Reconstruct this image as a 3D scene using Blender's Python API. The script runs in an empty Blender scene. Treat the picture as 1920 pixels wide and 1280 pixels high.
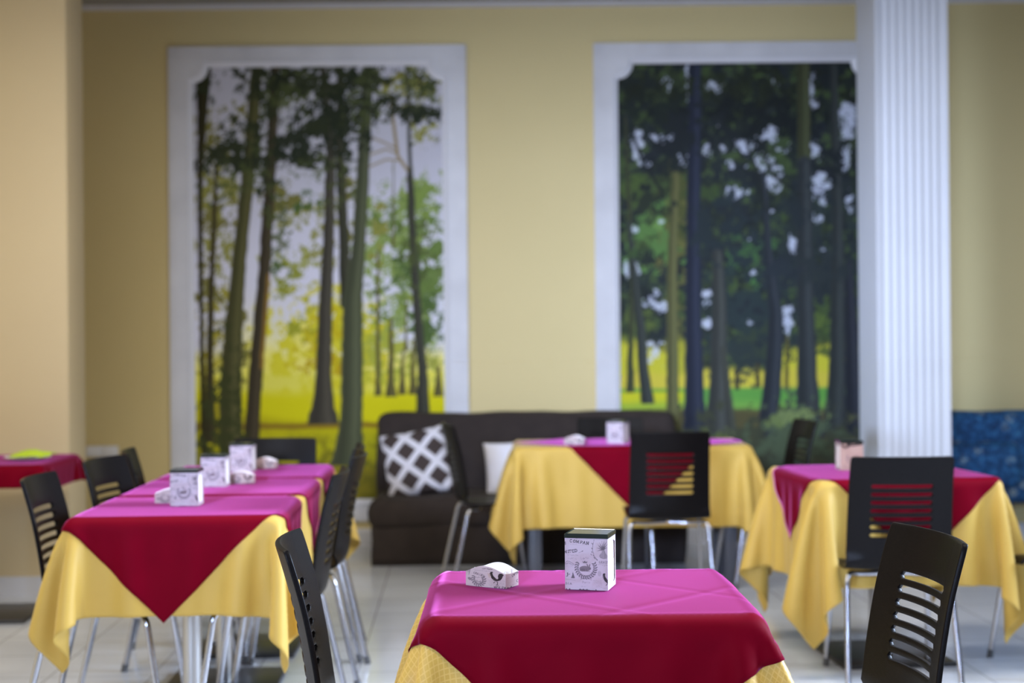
import bpy, bmesh, math, random
import numpy as np
from mathutils import Vector, Matrix
PI = math.pi
R = math.radians
SC = bpy.context.scene
COL = SC.collection

# ------------------------------------------------------------------ camera
CAM_H = 1.28
cd = bpy.data.cameras.new('camera')
cd.sensor_width = 36.0
cd.lens = 50.0
cd.clip_start = 0.05
cd.dof.use_dof = True
cd.dof.focus_distance = 3.04
cd.dof.aperture_fstop = 2.5
cam = bpy.data.objects.new('camera', cd)
cam.location = (0, 0, CAM_H)
cam.rotation_euler = (PI/2 + 0.0019, R(0.5), 0)
COL.objects.link(cam)
SC.camera = cam
SC.view_settings.view_transform = 'Standard'
SC.view_settings.look = 'None'
SC.view_settings.gamma = 1
SC.view_settings.use_curve_mapping = False
SC.view_settings.exposure = 0.0
SC.cycles.use_denoising = True
SC.cycles.max_bounces = 8

# ------------------------------------------------------------------ world and lamps
w = bpy.data.worlds.new('daylight')
SC.world = w
w.use_nodes = True
bg = w.node_tree.nodes['Background']
bg.inputs[0].default_value = (0.72, 0.84, 1.0, 1)
bg.inputs[1].default_value = 0.10

def area(name, loc, target, sx, sy, power, colr, spread=180):
    l = bpy.data.lights.new(name, 'AREA')
    l.shape = 'RECTANGLE'
    l.size = sx
    l.size_y = sy
    l.energy = power
    l.color = colr
    l.spread = R(spread)
    o = bpy.data.objects.new(name, l)
    o.location = loc
    o.rotation_euler = (Vector(target) - Vector(loc)).to_track_quat('-Z', 'Y').to_euler()
    COL.objects.link(o)
    return o

WARM = (1.0, 0.94, 0.84)
COOL = (0.80, 0.87, 1.0)
for (x, y, p) in ((-2.0, 4.6, 62), (0.3, 5.3, 62), (3.3, 4.3, 75), (-1.6, 2.0, 40), (1.6, 1.6, 40)):
    area('ceiling_lamp_light', (x, y, 3.42), (x, y, 0), 1.2, 0.6, p, WARM if x < 3 else (0.86, 0.91, 1.0))
area('window_daylight', (5.3, 4.3, 2.5), (0.3, 3.1, 0.6), 2.4, 1.4, 190, (0.58, 0.73, 1.0), 68)
area('rear_window_daylight', (-2.6, -6.0, 3.1), (0.85, 9.0, 1.15), 2.0, 1.2, 42, (0.46, 0.60, 0.92), 25)
area('column_side_fill', (-4.2, 3.4, 2.1), (2.1, 8.1, 1.5), 0.9, 1.2, 13, (0.50, 0.66, 1.0), 30)  # added cool fill aimed at the column's left face; no window modelled there

# ------------------------------------------------------------------ helpers
def lin(c):
    c = np.asarray(c, float) / 255.0
    return np.where(c <= 0.04045, c / 12.92, ((c + 0.055) / 1.055) ** 2.4)

def L3(r, g, b):
    v = lin((r, g, b))
    return (float(v[0]), float(v[1]), float(v[2]), 1.0)

class Mat:
    def __init__(self, name, base=(0.5, 0.5, 0.5, 1), rough=0.5, metal=0.0, **kw):
        self.m = bpy.data.materials.new(name)
        self.m.use_nodes = True
        self.t = self.m.node_tree
        self.b = self.t.nodes['Principled BSDF']
        self.b.inputs['Base Color'].default_value = base
        self.b.inputs['Roughness'].default_value = rough
        self.b.inputs['Metallic'].default_value = metal
        for k, v in kw.items():
            self.b.inputs[k.replace('_', ' ')].default_value = v
    def n(self, typ, **kw):
        nd = self.t.nodes.new(typ)
        for k, v in kw.items():
            setattr(nd, k, v)
        return nd
    def l(self, a, b):
        self.t.links.new(a, b)
    def coords(self, scale=(1, 1, 1), rot=(0, 0, 0), kind='Object'):
        tc = self.n('ShaderNodeTexCoord')
        mp = self.n('ShaderNodeMapping')
        mp.inputs['Scale'].default_value = scale
        mp.inputs['Rotation'].default_value = rot
        self.l(tc.outputs[kind], mp.inputs['Vector'])
        return mp.outputs['Vector']
    def noise(self, vec, scale, detail=3, rough=0.5):
        nz = self.n('ShaderNodeTexNoise')
        nz.inputs['Scale'].default_value = scale
        nz.inputs['Detail'].default_value = detail
        nz.inputs['Roughness'].default_value = rough
        self.l(vec, nz.inputs['Vector'])
        return nz.outputs['Fac']
    def ramp(self, fac, stops, interp='LINEAR'):
        r = self.n('ShaderNodeValToRGB')
        r.color_ramp.interpolation = interp
        els = r.color_ramp.elements
        while len(els) < len(stops):
            els.new(0.5)
        for e, (p, c) in zip(els, stops):
            e.position = p
            e.color = c
        self.l(fac, r.inputs['Fac'])
        return r.outputs['Color']
    def bump(self, fac, strength, dist=0.002):
        b = self.n('ShaderNodeBump')
        b.inputs['Strength'].default_value = strength
        b.inputs['Distance'].default_value = dist
        self.l(fac, b.inputs['Height'])
        self.l(b.outputs['Normal'], self.b.inputs['Normal'])
    def base(self, colout):
        self.l(colout, self.b.inputs['Base Color'])

def mottled(name, c1, c2, scale, rough, bump=0.0, bscale=200, **kw):
    m = Mat(name, c1, rough, **kw)
    v = m.coords()
    m.base(m.ramp(m.noise(v, scale), [(0.3, c1), (0.7, c2)]))
    if bump:
        m.bump(m.noise(v, bscale), bump)
    return m.m

def attr_mat(name, rough=0.5, bump=0.0, bscale=300, **kw):
    m = Mat(name, (1, 1, 1, 1), rough, **kw)
    a = m.n('ShaderNodeAttribute')
    a.attribute_name = 'print'
    m.base(a.outputs['Color'])
    if bump:
        m.bump(m.noise(m.coords(), bscale), bump)
    return m.m

M = {}
M['wall'] = mottled('yellow_wall_paint', (0.69, 0.565, 0.275, 1), (0.71, 0.58, 0.285, 1), 2.0, 0.75, 0.05, 90)
M['pillar'] = mottled('cream_paint', (0.68, 0.54, 0.32, 1), (0.70, 0.56, 0.33, 1), 2.0, 0.75, 0.05, 90)
M['white_paint'] = mottled('white_paint', (0.58, 0.59, 0.63, 1), (0.61, 0.62, 0.66, 1), 3.0, 0.5)
M['ceiling'] = mottled('ceiling_paint', (0.30, 0.29, 0.27, 1), (0.32, 0.31, 0.29, 1), 2.0, 0.85)
M['skirting'] = mottled('grey_skirting_paint', (0.62, 0.62, 0.66, 1), (0.66, 0.66, 0.70, 1), 4.0, 0.4)
M['frame'] = mottled('marbled_white_frame', (0.58, 0.565, 0.57, 1), (0.69, 0.675, 0.68, 1), 3.5, 0.5)
M['frame_lip'] = mottled('frame_lip_white', (0.74, 0.73, 0.76, 1), (0.78, 0.77, 0.8, 1), 6, 0.4)
M['print'] = attr_mat('printed_wall_mural', 0.7, 0.15, 60, Specular_IOR_Level=0.12)
M['tin'] = attr_mat('printed_tin', 0.35)
M['chrome'] = Mat('chrome', (0.50, 0.50, 0.53, 1), 0.22, 1.0).m
M['steel'] = Mat('brushed_steel', (0.55, 0.54, 0.53, 1), 0.30, 1.0).m
M['rubber'] = Mat('grey_rubber', (0.10, 0.10, 0.105, 1), 0.6).m
M['black_metal'] = Mat('black_painted_iron', (0.022, 0.022, 0.024, 1), 0.35).m
M['grey_leg'] = Mat('dark_grey_metal', (0.07, 0.07, 0.08, 1), 0.4).m
M['board'] = Mat('table_board', (0.25, 0.2, 0.15, 1), 0.5).m
M['lid'] = Mat('dark_green_tin_lid', (0.018, 0.024, 0.018, 1), 0.16).m
M['white_card'] = mottled('white_paper', (0.86, 0.82, 0.86, 1), (0.9, 0.86, 0.9, 1), 30, 0.7)
M['white_plastic'] = Mat('white_plastic', (0.8, 0.81, 0.86, 1), 0.35).m
M['lime'] = mottled('lime_green_cloth', (0.42, 0.60, 0.02, 1), (0.52, 0.66, 0.03, 1), 30, 0.8)
M['white_cloth'] = mottled('white_cotton', (0.76, 0.75, 0.82, 1), (0.82, 0.81, 0.87, 1), 12, 0.85, 0.2, 150)
M['pillow_print'] = attr_mat('lattice_cushion_fabric', 0.85, 0.3, 250)

# black wood with fine horizontal grain
m = Mat('black_stained_plywood', (0.006, 0.005, 0.005, 1), 0.36, Specular_IOR_Level=0.12)
v = m.coords((6, 90, 90))
g = m.noise(v, 4, 5, 0.6)
m.base(m.ramp(g, [(0.3, (0.003, 0.0026, 0.003, 1)), (0.75, (0.009, 0.007, 0.0068, 1))]))
m.bump(g, 0.25, 0.001)
M['wood'] = m.m

# tiled floor
m = Mat('glossy_floor_tiles', (0.6, 0.6, 0.6, 1), 0.13)
v = m.coords((1, 1, 1), (0, 0, R(-2.2)))
br = m.n('ShaderNodeTexBrick')
br.offset = 0.0
br.squash = 1.0
br.inputs['Scale'].default_value = 1.0
br.inputs['Brick Width'].default_value = 0.40
br.inputs['Row Height'].default_value = 0.40
br.inputs['Mortar Size'].default_value = 0.003
br.inputs['Mortar Smooth'].default_value = 0.1
br.inputs['Color1'].default_value = (0.63, 0.655, 0.71, 1)
br.inputs['Color2'].default_value = (0.66, 0.685, 0.74, 1)
br.inputs['Mortar'].default_value = (0.30, 0.30, 0.32, 1)
m.l(v, br.inputs['Vector'])
mx = m.n('ShaderNodeMixRGB', blend_type='MULTIPLY')
mx.inputs['Fac'].default_value = 0.25
m.l(br.outputs['Color'], mx.inputs['Color1'])
m.l(m.ramp(m.noise(v, 3.5, 5), [(0.3, (0.75, 0.73, 0.70, 1)), (0.7, (1, 1, 1, 1))]), mx.inputs['Color2'])
m.base(mx.outputs['Color'])
M['floor'] = m.m

def weave(name, c1, c2, rough, scale, bump, **kw):
    m = Mat(name, c1, rough, **kw)
    v = m.coords()
    m.base(m.ramp(m.noise(v, 9, 4), [(0.3, c1), (0.7, c2)]))
    m.bump(m.noise(v, scale, 2), bump, 0.001)
    return m

M['maroon'] = weave('maroon_satin', (0.135, 0.0004, 0.008, 1), (0.15, 0.0005, 0.009, 1), 0.6, 500, 0.10,
                    Specular_IOR_Level=0.03, Sheen_Weight=1.0, Sheen_Roughness=0.22, Sheen_Tint=(1.0, 0.20, 0.69, 1)).m
# yellow cloth with a fine woven check
m = Mat('golden_yellow_damask', (0.72, 0.44, 0.09, 1), 0.5, Sheen_Weight=0.2, Sheen_Roughness=0.4, Sheen_Tint=(1, 0.9, 0.6, 1))
tc = m.n('ShaderNodeUVMap')
ck = m.n('ShaderNodeTexBrick')
ck.offset = 0.0
ck.inputs['Scale'].default_value = 1.0
ck.inputs['Brick Width'].default_value = 0.011
ck.inputs['Row Height'].default_value = 0.011
ck.inputs['Mortar Size'].default_value = 0.0012
ck.inputs['Color1'].default_value = (0.62, 0.38, 0.07, 1)
ck.inputs['Color2'].default_value = (0.65, 0.40, 0.078, 1)
ck.inputs['Mortar'].default_value = (0.72, 0.47, 0.12, 1)
m.l(tc.outputs['UV'], ck.inputs['Vector'])
m.base(ck.outputs['Color'])
M['yellow'] = m.m
M['yellow_plain'] = weave('golden_yellow_cloth', (0.52, 0.335, 0.066, 1), (0.55, 0.355, 0.072, 1), 0.55, 400, 0.1, Specular_IOR_Level=0.3, Sheen_Weight=0.2, Sheen_Roughness=0.4, Sheen_Tint=(1, 0.9, 0.6, 1)).m
# brown sofa cover
M['brown'] = mottled('brown_woven_cover', (0.026, 0.018, 0.0155, 1), (0.034, 0.024, 0.020, 1), 14, 0.95, 0.5, 160)
# blue flowered upholstery
m = Mat('blue_flowered_fabric', (0.01, 0.06, 0.18, 1), 0.8)
v = m.coords()
c = m.ramp(m.noise(v, 26, 4, 0.7), [(0.40, (0.004, 0.035, 0.11, 1)), (0.56, (0.012, 0.10, 0.25, 1)), (0.68, (0.05, 0.2, 0.38, 1))])
vo = m.n('ShaderNodeTexVoronoi')
vo.inputs['Scale'].default_value = 9
m.l(v, vo.inputs['Vector'])
mx = m.n('ShaderNodeMixRGB')
mm = m.n('ShaderNodeMath', operation='MULTIPLY')
m.l(m.ramp(vo.outputs['Distance'], [(0.18, (1, 1, 1, 1)), (0.36, (0, 0, 0, 1))]), mm.inputs[0])
m.l(m.ramp(m.noise(v, 48, 3), [(0.44, (0, 0, 0, 1)), (0.58, (1, 1, 1, 1))]), mm.inputs[1])
m.l(mm.outputs[0], mx.inputs['Fac'])
m.l(c, mx.inputs['Color1'])
mx.inputs['Color2'].default_value = (0.30, 0.36, 0.36, 1)
m.base(mx.outputs['Color'])
M['blue'] = m.m

def props(o, label=None, cat=None, group=None, kind=None):
    if label: o['label'] = label
    if cat: o['category'] = cat
    if group: o['group'] = group
    if kind: o['kind'] = kind
    return o

def empty(name, loc=(0, 0, 0), rz=0.0):
    o = bpy.data.objects.new(name, None)
    o.empty_display_size = 0.1
    o.location = loc
    o.rotation_euler = (0, 0, rz)
    COL.objects.link(o)
    return o

def link(name, me, mat, parent=None, loc=None, rz=None, smooth=True):
    for mm_ in (mat if isinstance(mat, (list, tuple)) else [mat]):
        me.materials.append(mm_)
    if smooth:
        me.polygons.foreach_set('use_smooth', [True] * len(me.polygons))
    o = bpy.data.objects.new(name, me)
    COL.objects.link(o)
    if parent is not None:
        o.parent = parent
    if loc is not None:
        o.location = loc
    if rz is not None:
        o.rotation_euler = (0, 0, rz)
    return o

def from_bm(name, bm, mat, parent=None, smooth=False, **kw):
    me = bpy.data.meshes.new(name)
    bmesh.ops.recalc_face_normals(bm, faces=bm.faces)
    bm.to_mesh(me)
    bm.free()
    return link(name, me, mat, parent, smooth=smooth, **kw)

def auto_smooth(o, ang=40):
    me = o.data
    me.polygons.foreach_set('use_smooth', [True] * len(me.polygons))
    bm = bmesh.new()
    bm.from_mesh(me)
    for e in bm.edges:
        if len(e.link_faces) == 2 and e.calc_face_angle(0) > R(ang):
            e.smooth = False
    bm.to_mesh(me)
    bm.free()
    return o

def add_box(bm, lo, hi):
    lo = Vector(lo)
    hi = Vector(hi)
    mat = Matrix.Translation((lo + hi) / 2) @ Matrix.Diagonal(((hi - lo).x, (hi - lo).y, (hi - lo).z, 1))
    return bmesh.ops.create_cube(bm, size=1, matrix=mat)

def box(name, lo, hi, mat, parent=None, bev=0.0, seg=2, **kw):
    bm = bmesh.new()
    add_box(bm, lo, hi)
    if bev:
        bmesh.ops.bevel(bm, geom=bm.edges[:], offset=bev, segments=seg, profile=0.5, affect='EDGES')
    o = from_bm(name, bm, mat, parent, **kw)
    if bev:
        auto_smooth(o, 50)
    return o

def prism(bm, pts, axis, a, b):
    """polygon pts in the two other axes, pulled along axis from a to b"""
    def mk(p, t):
        if axis == 'z': return (p[0], p[1], t)
        if axis == 'x': return (t, p[0], p[1])
        return (p[0], t, p[1])
    A = [bm.verts.new(mk(p, a)) for p in pts]
    B = [bm.verts.new(mk(p, b)) for p in pts]
    n = len(pts)
    bm.faces.new(A)
    bm.faces.new(B)
    for i in range(n):
        bm.faces.new((A[i], A[(i+1) % n], B[(i+1) % n], B[i]))

def round_path(pts, r, seg=6):
    """polyline with its inner corners replaced by arcs"""
    out = [Vector(pts[0])]
    for i in range(1, len(pts) - 1):
        p, a, b = Vector(pts[i]), Vector(pts[i-1]), Vector(pts[i+1])
        da, db = (a - p), (b - p)
        k = min(r, da.length * 0.48, db.length * 0.48)
        p0, p1 = p + da.normalized() * k, p + db.normalized() * k
        for j in range(seg + 1):
            t = j / seg
            out.append((1-t)**2 * p0 + 2*t*(1-t) * p + t*t * p1)
    out.append(Vector(pts[-1]))
    return out

def tube(bm, pts, rad, sides=10):
    pts = [Vector(p) for p in pts]
    up = None
    rings = []
    for i, p in enumerate(pts):
        d = (pts[min(i+1, len(pts)-1)] - pts[max(i-1, 0)]).normalized()
        if up is None:
            up = d.orthogonal().normalized()
        up = (up - d * up.dot(d)).normalized()
        s = d.cross(up)
        rings.append([bm.verts.new(p + rad * (math.cos(2*PI*k/sides) * up + math.sin(2*PI*k/sides) * s)) for k in range(sides)])
    for a, b in zip(rings, rings[1:]):
        for k in range(sides):
            bm.faces.new((a[k], a[(k+1) % sides], b[(k+1) % sides], b[k]))
    bm.faces.new(rings[0][::-1])
    bm.faces.new(rings[-1])

def grid_mesh(name, P, mask=None, uv=None, colour=None):
    """P (nu, nv, 3) -> quad mesh; mask (nu-1, nv-1) keeps cells"""
    nu, nv = P.shape[:2]
    idx = np.arange(nu * nv).reshape(nu, nv)
    q = np.stack([idx[:-1, :-1], idx[1:, :-1], idx[1:, 1:], idx[:-1, 1:]], -1)
    q = q[mask] if mask is not None else q.reshape(-1, 4)
    me = bpy.data.meshes.new(name)
    used = np.unique(q)
    remap = np.full(nu * nv, -1)
    remap[used] = np.arange(len(used))
    co = P.reshape(-1, 3)[used]
    q = remap[q]
    me.vertices.add(len(co))
    me.vertices.foreach_set('co', co.astype(np.float32).ravel())
    me.loops.add(q.size)
    me.loops.foreach_set('vertex_index', q.astype(np.int32).ravel())
    me.polygons.add(len(q))
    me.polygons.foreach_set('loop_start', np.arange(0, q.size, 4, dtype=np.int32))
    me.update(calc_edges=True)
    if uv is not None:
        u = uv.reshape(-1, 2)[used]
        lay = me.uv_layers.new(name='UVMap')
        lay.data.foreach_set('uv', u[q.ravel()].astype(np.float32).ravel())
    if colour is not None:
        c = colour.reshape(-1, 3)[used]
        at = me.color_attributes.new('print', 'FLOAT_COLOR', 'POINT')
        at.data.foreach_set('color', np.concatenate([c, np.ones((len(c), 1))], 1).astype(np.float32).ravel())
    me.validate()
    return me

def copy_tree(o, parent=None):
    c = o.copy()
    COL.objects.link(c)
    c.parent = parent
    for ch in list(o.children):
        copy_tree(ch, c)
    return c

# ------------------------------------------------------------------ the room
WALL_Y = 9.1
CEIL = 3.46
FLOOR = box('floor', (-4.6, -3.2, -0.1), (6.4, WALL_Y + 0.15, 0), M['floor'])
props(FLOOR, kind='structure')
props(box('ceiling', (-4.6, -3.2, CEIL), (6.4, WALL_Y + 0.15, CEIL + 0.1), M['ceiling']), kind='structure')
props(box('wall_back', (-4.6, WALL_Y, 0), (6.4, WALL_Y + 0.15, CEIL), M['wall']), kind='structure')
props(box('wall_left', (-4.6, -3.2, 0), (-4.45, WALL_Y, CEIL), M['pillar']), kind='structure')
bm = bmesh.new()
prism(bm, [(WALL_Y, 0), (WALL_Y - 0.016, 0), (WALL_Y - 0.016, 0.09), (WALL_Y - 0.010, 0.105), (WALL_Y, 0.11)], 'x', -4.45, 6.4)
props(from_bm('baseboard_back', bm, M['skirting']), kind='structure')
bm = bmesh.new()
prism(bm, [(WALL_Y, CEIL), (WALL_Y - 0.05, CEIL), (WALL_Y - 0.045, CEIL - 0.012), (WALL_Y - 0.012, CEIL - 0.022), (WALL_Y, CEIL - 0.025)], 'x', -4.45, 6.4)
props(from_bm('trim_1', bm, M['skirting']), kind='structure')

# square cream pillar on the left
props(box('pillar', (-3.30, 7.37, 0), (-2.30, 7.66, CEIL), M['pillar'], bev=0.004), kind='structure')
bm = bmesh.new()
add_box(bm, (-3.316, 7.354, 0), (-2.284, 7.676, 0.10))
bmesh.ops.bevel(bm, geom=[e for e in bm.edges if all(v.co.z > 0.05 for v in e.verts)], offset=0.008, segments=2, affect='EDGES')
props(from_bm('baseboard_left', bm, M['skirting']), kind='structure')

# white fluted column on the right: flat sides, flutes in front and back
cx0, cx1, cy0, cy1 = 2.030, 2.436, 7.90, 8.32
NF = 8
pts = []
mrg = 0.022
fw = (cx1 - cx0 - 2 * mrg) / NF
def flutes(y, sgn, rev):
    out = []
    for k in range(NF):
        xa = cx0 + mrg + k * fw
        for j in range(9):
            t = j / 8
            out.append((xa + fw * (0.09 + 0.82 * t), y + sgn * 0.006 * math.sin(PI * t) ** 0.8))
    return out[::-1] if rev else out
pts = [(cx0, cy0)] + flutes(cy0, 1, False) + [(cx1, cy0), (cx1, cy1)] + flutes(cy1, -1, True) + [(cx0, cy1)]
bm = bmesh.new()
prism(bm, pts, 'z', 0.12, CEIL)
col_o = from_bm('column', bm, M['white_paint'])
auto_smooth(col_o, 35)
props(col_o, kind='structure')
props(box('trim_2', (cx0 - 0.02, cy0 - 0.02, 0), (cx1 + 0.02, cy1 + 0.02, 0.12), M['white_paint'], bev=0.006), kind='structure')

# ------------------------------------------------------------------ canvas: prints computed from strokes and noise
class Canvas:
    def __init__(self, x0, y0, x1, y1, w, h, base):
        self.x0, self.y0, self.x1, self.y1, self.w, self.h = x0, y0, x1, y1, w, h
        self.img = np.ones((h, w, 3)) * np.asarray(base, float)
        self.sx = (x1 - x0) / w
        self.sy = (y1 - y0) / h
        self.X, self.Y = np.meshgrid(x0 + (np.arange(w) + .5) * self.sx, y0 + (np.arange(h) + .5) * self.sy)
    def win(self, xa, ya, xb, yb):
        i0 = max(0, int((xa - self.x0) / self.sx)); i1 = min(self.w, int((xb - self.x0) / self.sx) + 2)
        j0 = max(0, int((ya - self.y0) / self.sy)); j1 = min(self.h, int((yb - self.y0) / self.sy) + 2)
        if i1 <= i0 or j1 <= j0: return None
        return slice(j0, j1), slice(i0, i1)
    def blend(self, s, a, col):
        a = np.clip(a, 0, 1)[..., None]
        c = np.asarray(col, float)
        self.img[s] = self.img[s] * (1 - a) + c * a
    def line(self, pts, wd, col, alpha=1.0, ymax=None):
        """wd: one width or one per point"""
        pts = [tuple(map(float, p)) for p in pts]
        wds = [wd] * len(pts) if np.isscalar(wd) else list(wd)
        mw = max(wds) / 2 + 2 * self.sx
        xs = [p[0] for p in pts]; ys = [p[1] for p in pts]
        s = self.win(min(xs) - mw, min(ys) - mw, max(xs) + mw, max(ys) + mw)
        if s is None: return
        X, Y = self.X[s], self.Y[s]
        A = np.zeros(X.shape)
        for (a, b, wa, wb) in zip(pts, pts[1:], wds, wds[1:]):
            dx, dy = b[0] - a[0], b[1] - a[1]
            t = np.clip(((X - a[0]) * dx + (Y - a[1]) * dy) / (dx * dx + dy * dy + 1e-12), 0, 1)
            d = np.hypot(X - a[0] - t * dx, Y - a[1] - t * dy)
            A = np.maximum(A, np.clip(((wa + (wb - wa) * t) / 2 - d) / self.sx + 0.5, 0, 1))
        if ymax is not None: A = A * (Y < ymax)
        self.blend(s, A * alpha, col)
    def ell(self, cx, cy, rx, ry, col, alpha=1.0, rot=0.0):
        r = max(rx, ry) + 2 * self.sx
        s = self.win(cx - r, cy - r, cx + r, cy + r)
        if s is None: return
        X, Y = self.X[s] - cx, self.Y[s] - cy
        c, n = math.cos(rot), math.sin(rot)
        d = np.hypot((X * c + Y * n) / rx, (-X * n + Y * c) / ry)
        self.blend(s, np.clip((1 - d) * min(rx, ry) / self.sx + 0.5, 0, 1) * alpha, col)
    def poly(self, pts, col, alpha=1.0):
        xs = [p[0] for p in pts]; ys = [p[1] for p in pts]
        s = self.win(min(xs), min(ys), max(xs), max(ys))
        if s is None: return
        X, Y = self.X[s], self.Y[s]
        ins = np.zeros(X.shape, bool)
        for a, b in zip(pts, pts[1:] + pts[:1]):
            c = (a[1] > Y) != (b[1] > Y)
            ins ^= c & (X < (b[0] - a[0]) * (Y - a[1]) / (b[1] - a[1] + 1e-12) + a[0])
        self.blend(s, ins * alpha, col)
    def mask(self, a, col):
        self.blend((slice(None), slice(None)), a, col)
    def sample(self, nx, ny):
        """values at an nx by ny lattice of vertices, first row at the bottom -> (nx, ny, 3) linear"""
        i = np.clip(np.linspace(0, self.w - 1, nx).round().astype(int), 0, self.w - 1)
        j = np.clip(np.linspace(self.h - 1, 0, ny).round().astype(int), 0, self.h - 1)
        return lin(np.clip(self.img[np.ix_(j, i)], 0, 255)).transpose(1, 0, 2)

def vnoise(rng, h, w, cell, octaves=4, gain=0.55):
    out = np.zeros((h, w)); amp = 1.0; tot = 0.0
    for _ in range(octaves):
        ny, nx = int(h / cell) + 3, int(w / cell) + 3
        g = rng.random((ny, nx))
        y = np.arange(h) / cell; x = np.arange(w) / cell
        yi, xi = y.astype(int), x.astype(int)
        fy = (y - yi); fx = (x - xi)
        fy = (fy * fy * (3 - 2 * fy))[:, None]; fx = (fx * fx * (3 - 2 * fx))[None, :]
        a = g[np.ix_(yi, xi)]; b = g[np.ix_(yi, xi + 1)]; c = g[np.ix_(yi + 1, xi)]; d = g[np.ix_(yi + 1, xi + 1)]
        out += amp * ((a * (1 - fx) + b * fx) * (1 - fy) + (c * (1 - fx) + d * fx) * fy)
        tot += amp; amp *= gain; cell = max(cell / 2, 1.0)
    return out / tot

def uni(n):
    r = np.empty(n.size)
    r[np.argsort(n, axis=None)] = np.linspace(0, 1, n.size)
    return r.reshape(n.shape)

def sstep(a, b, x):
    t = np.clip((x - a) / (b - a), 0, 1)
    return t * t * (3 - 2 * t)

# letter strokes in a unit box (x right, y down), with small serifs added
def arc(cx, cy, rx, ry, a0, a1, n=10):
    return [(cx + rx * math.cos(R(a0 + (a1 - a0) * i / n)), cy + ry * math.sin(R(a0 + (a1 - a0) * i / n))) for i in range(n + 1)]
GL = {
    'C': [arc(.5, .5, .45, .5, -50, -310)], 'O': [arc(.5, .5, .45, .5, 0, 360, 16)],
    'M': [[(.1, 1), (.1, 0), (.5, .75), (.9, 0), (.9, 1)]], 'P': [[(.2, 1), (.2, 0)], [(.2, 0), (.6, 0)] + arc(.6, .27, .3, .27, -90, 90) + [(.2, .54)]],
    'A': [[(.05, 1), (.5, 0), (.95, 1)], [(.25, .65), (.75, .65)]], 'N': [[(.12, 1), (.12, 0), (.88, 1), (.88, 0)]],
    'I': [[(.5, 0), (.5, 1)]], 'T': [[(.5, 0), (.5, 1)], [(.05, .12), (.05, 0), (.95, 0), (.95, .12)]],
    'E': [[(.85, .12), (.85, 0), (.2, 0), (.2, 1), (.88, 1), (.88, .86)], [(.2, .5), (.65, .5)]],
    'D': [[(.15, 0), (.15, 1), (.45, 1)] + arc(.45, .5, .45, .5, 90, -90) + [(.15, 0)]],
    'G': [arc(.5, .5, .45, .5, -50, -340) + [(.92, .55), (.6, .55)]], 'R': [[(.2, 1), (.2, 0)], [(.2, 0), (.6, 0)] + arc(.6, .27, .3, .27, -90, 90) + [(.2, .54)], [(.5, .54), (.95, 1)]],
    'S': [arc(.5, .26, .36, .26, -20, -250) + arc(.5, .75, .38, .25, -80, 160)], 'J': [[(.7, 0), (.7, .75)] + arc(.42, .75, .28, .25, 0, 140)],
    'H': [[(.15, 0), (.15, 1)], [(.85, 0), (.85, 1)], [(.15, .5), (.85, .5)]], 'W': [[(.02, 0), (.25, 1), (.5, .2), (.75, 1), (.98, 0)]],
    'Z': [[(.1, .12), (.1, 0), (.9, 0), (.1, 1), (.9, 1), (.9, .88)]], 'K': [[(.15, 0), (.15, 1)], [(.9, 0), (.15, .55)], [(.4, .4), (.92, 1)]],
    '4': [[(.75, 1), (.75, 0), (.08, .7), (.95, .7)]], 'o': [arc(.5, .7, .3, .3, 0, 360, 12)], 'L': [[(.2, 0), (.2, 1), (.88, 1), (.88, .85)]],
    'e': [[(.2, .68), (.8, .68)] + arc(.5, .7, .3, .3, -10, -310)], 'a': [arc(.5, .7, .3, .3, 0, 360, 12), [(.8, .4), (.8, 1)]],
    'r': [[(.3, .4), (.3, 1)], [(.3, .6), (.5, .42), (.75, .45)]], 'i': [[(.5, .4), (.5, 1)], [(.5, .18), (.5, .2)]], 's': [arc(.5, .55, .22, .15, -20, -250) + arc(.5, .85, .22, .15, -80, 160)],
}
SERIF = {'M': [(.1, 1), (.9, 1), (.1, 0), (.9, 0)], 'P': [(.2, 1)], 'A': [(.05, 1), (.95, 1)], 'N': [(.12, 1), (.12, 0), (.88, 0)], 'I': [(.5, 0), (.5, 1)],
         'T': [(.5, 1)], 'R': [(.2, 1)], 'H': [(.15, 0), (.15, 1), (.85, 0), (.85, 1)], 'W': [(.02, 0), (.98, 0)], 'J': [(.7, 0)], '4': [(.75, 1)], 'K': [(.15, 0), (.15, 1)], 'L': [(.2, 0)]}
def word(c, text, x, y, gw, gh, wd, col, step=None, rot=0.0, bend=0.0, alpha=1.0):
    """top-left of the first letter at x, y; rot turns the line, bend curves it"""
    step = step or gw * 1.25
    n = len(text)
    for k, ch in enumerate(text):
        if ch not in GL: continue
        th = rot + bend * (k - (n - 1) / 2)
        bx = x + k * step * math.cos(rot)
        by = y + k * step * math.sin(rot) + bend * step * ((k - (n - 1) / 2) ** 2 - ((n - 1) / 2) ** 2) / 2
        cs, sn = math.cos(th), math.sin(th)
        tr = lambda p: (bx + p[0] * gw * cs - p[1] * gh * sn, by + p[0] * gw * sn + p[1] * gh * cs)
        for st in GL[ch]:
            c.line([tr(p) for p in st], wd, col, alpha)
        for (sx_, sy_) in SERIF.get(ch, []):
            c.line([tr((sx_ - .17, sy_)), tr((sx_ + .17, sy_))], wd * 0.7, col, alpha)

def scribble(rng, c, x0, x1, y, amp, col, alpha, wd):
    n = int(abs(x1 - x0) / (amp * 0.9)) + 2
    xs = np.linspace(x0, x1, n)
    seg = []
    for k, x in enumerate(xs):
        if rng.random() < 0.18 and len(seg) > 1:
            c.line(seg, wd, col, alpha); seg = []
            continue
        seg.append((x, y + (rng.random() - .5) * 2 * amp))
    if len(seg) > 1:
        c.line(seg, wd, col, alpha)

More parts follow.
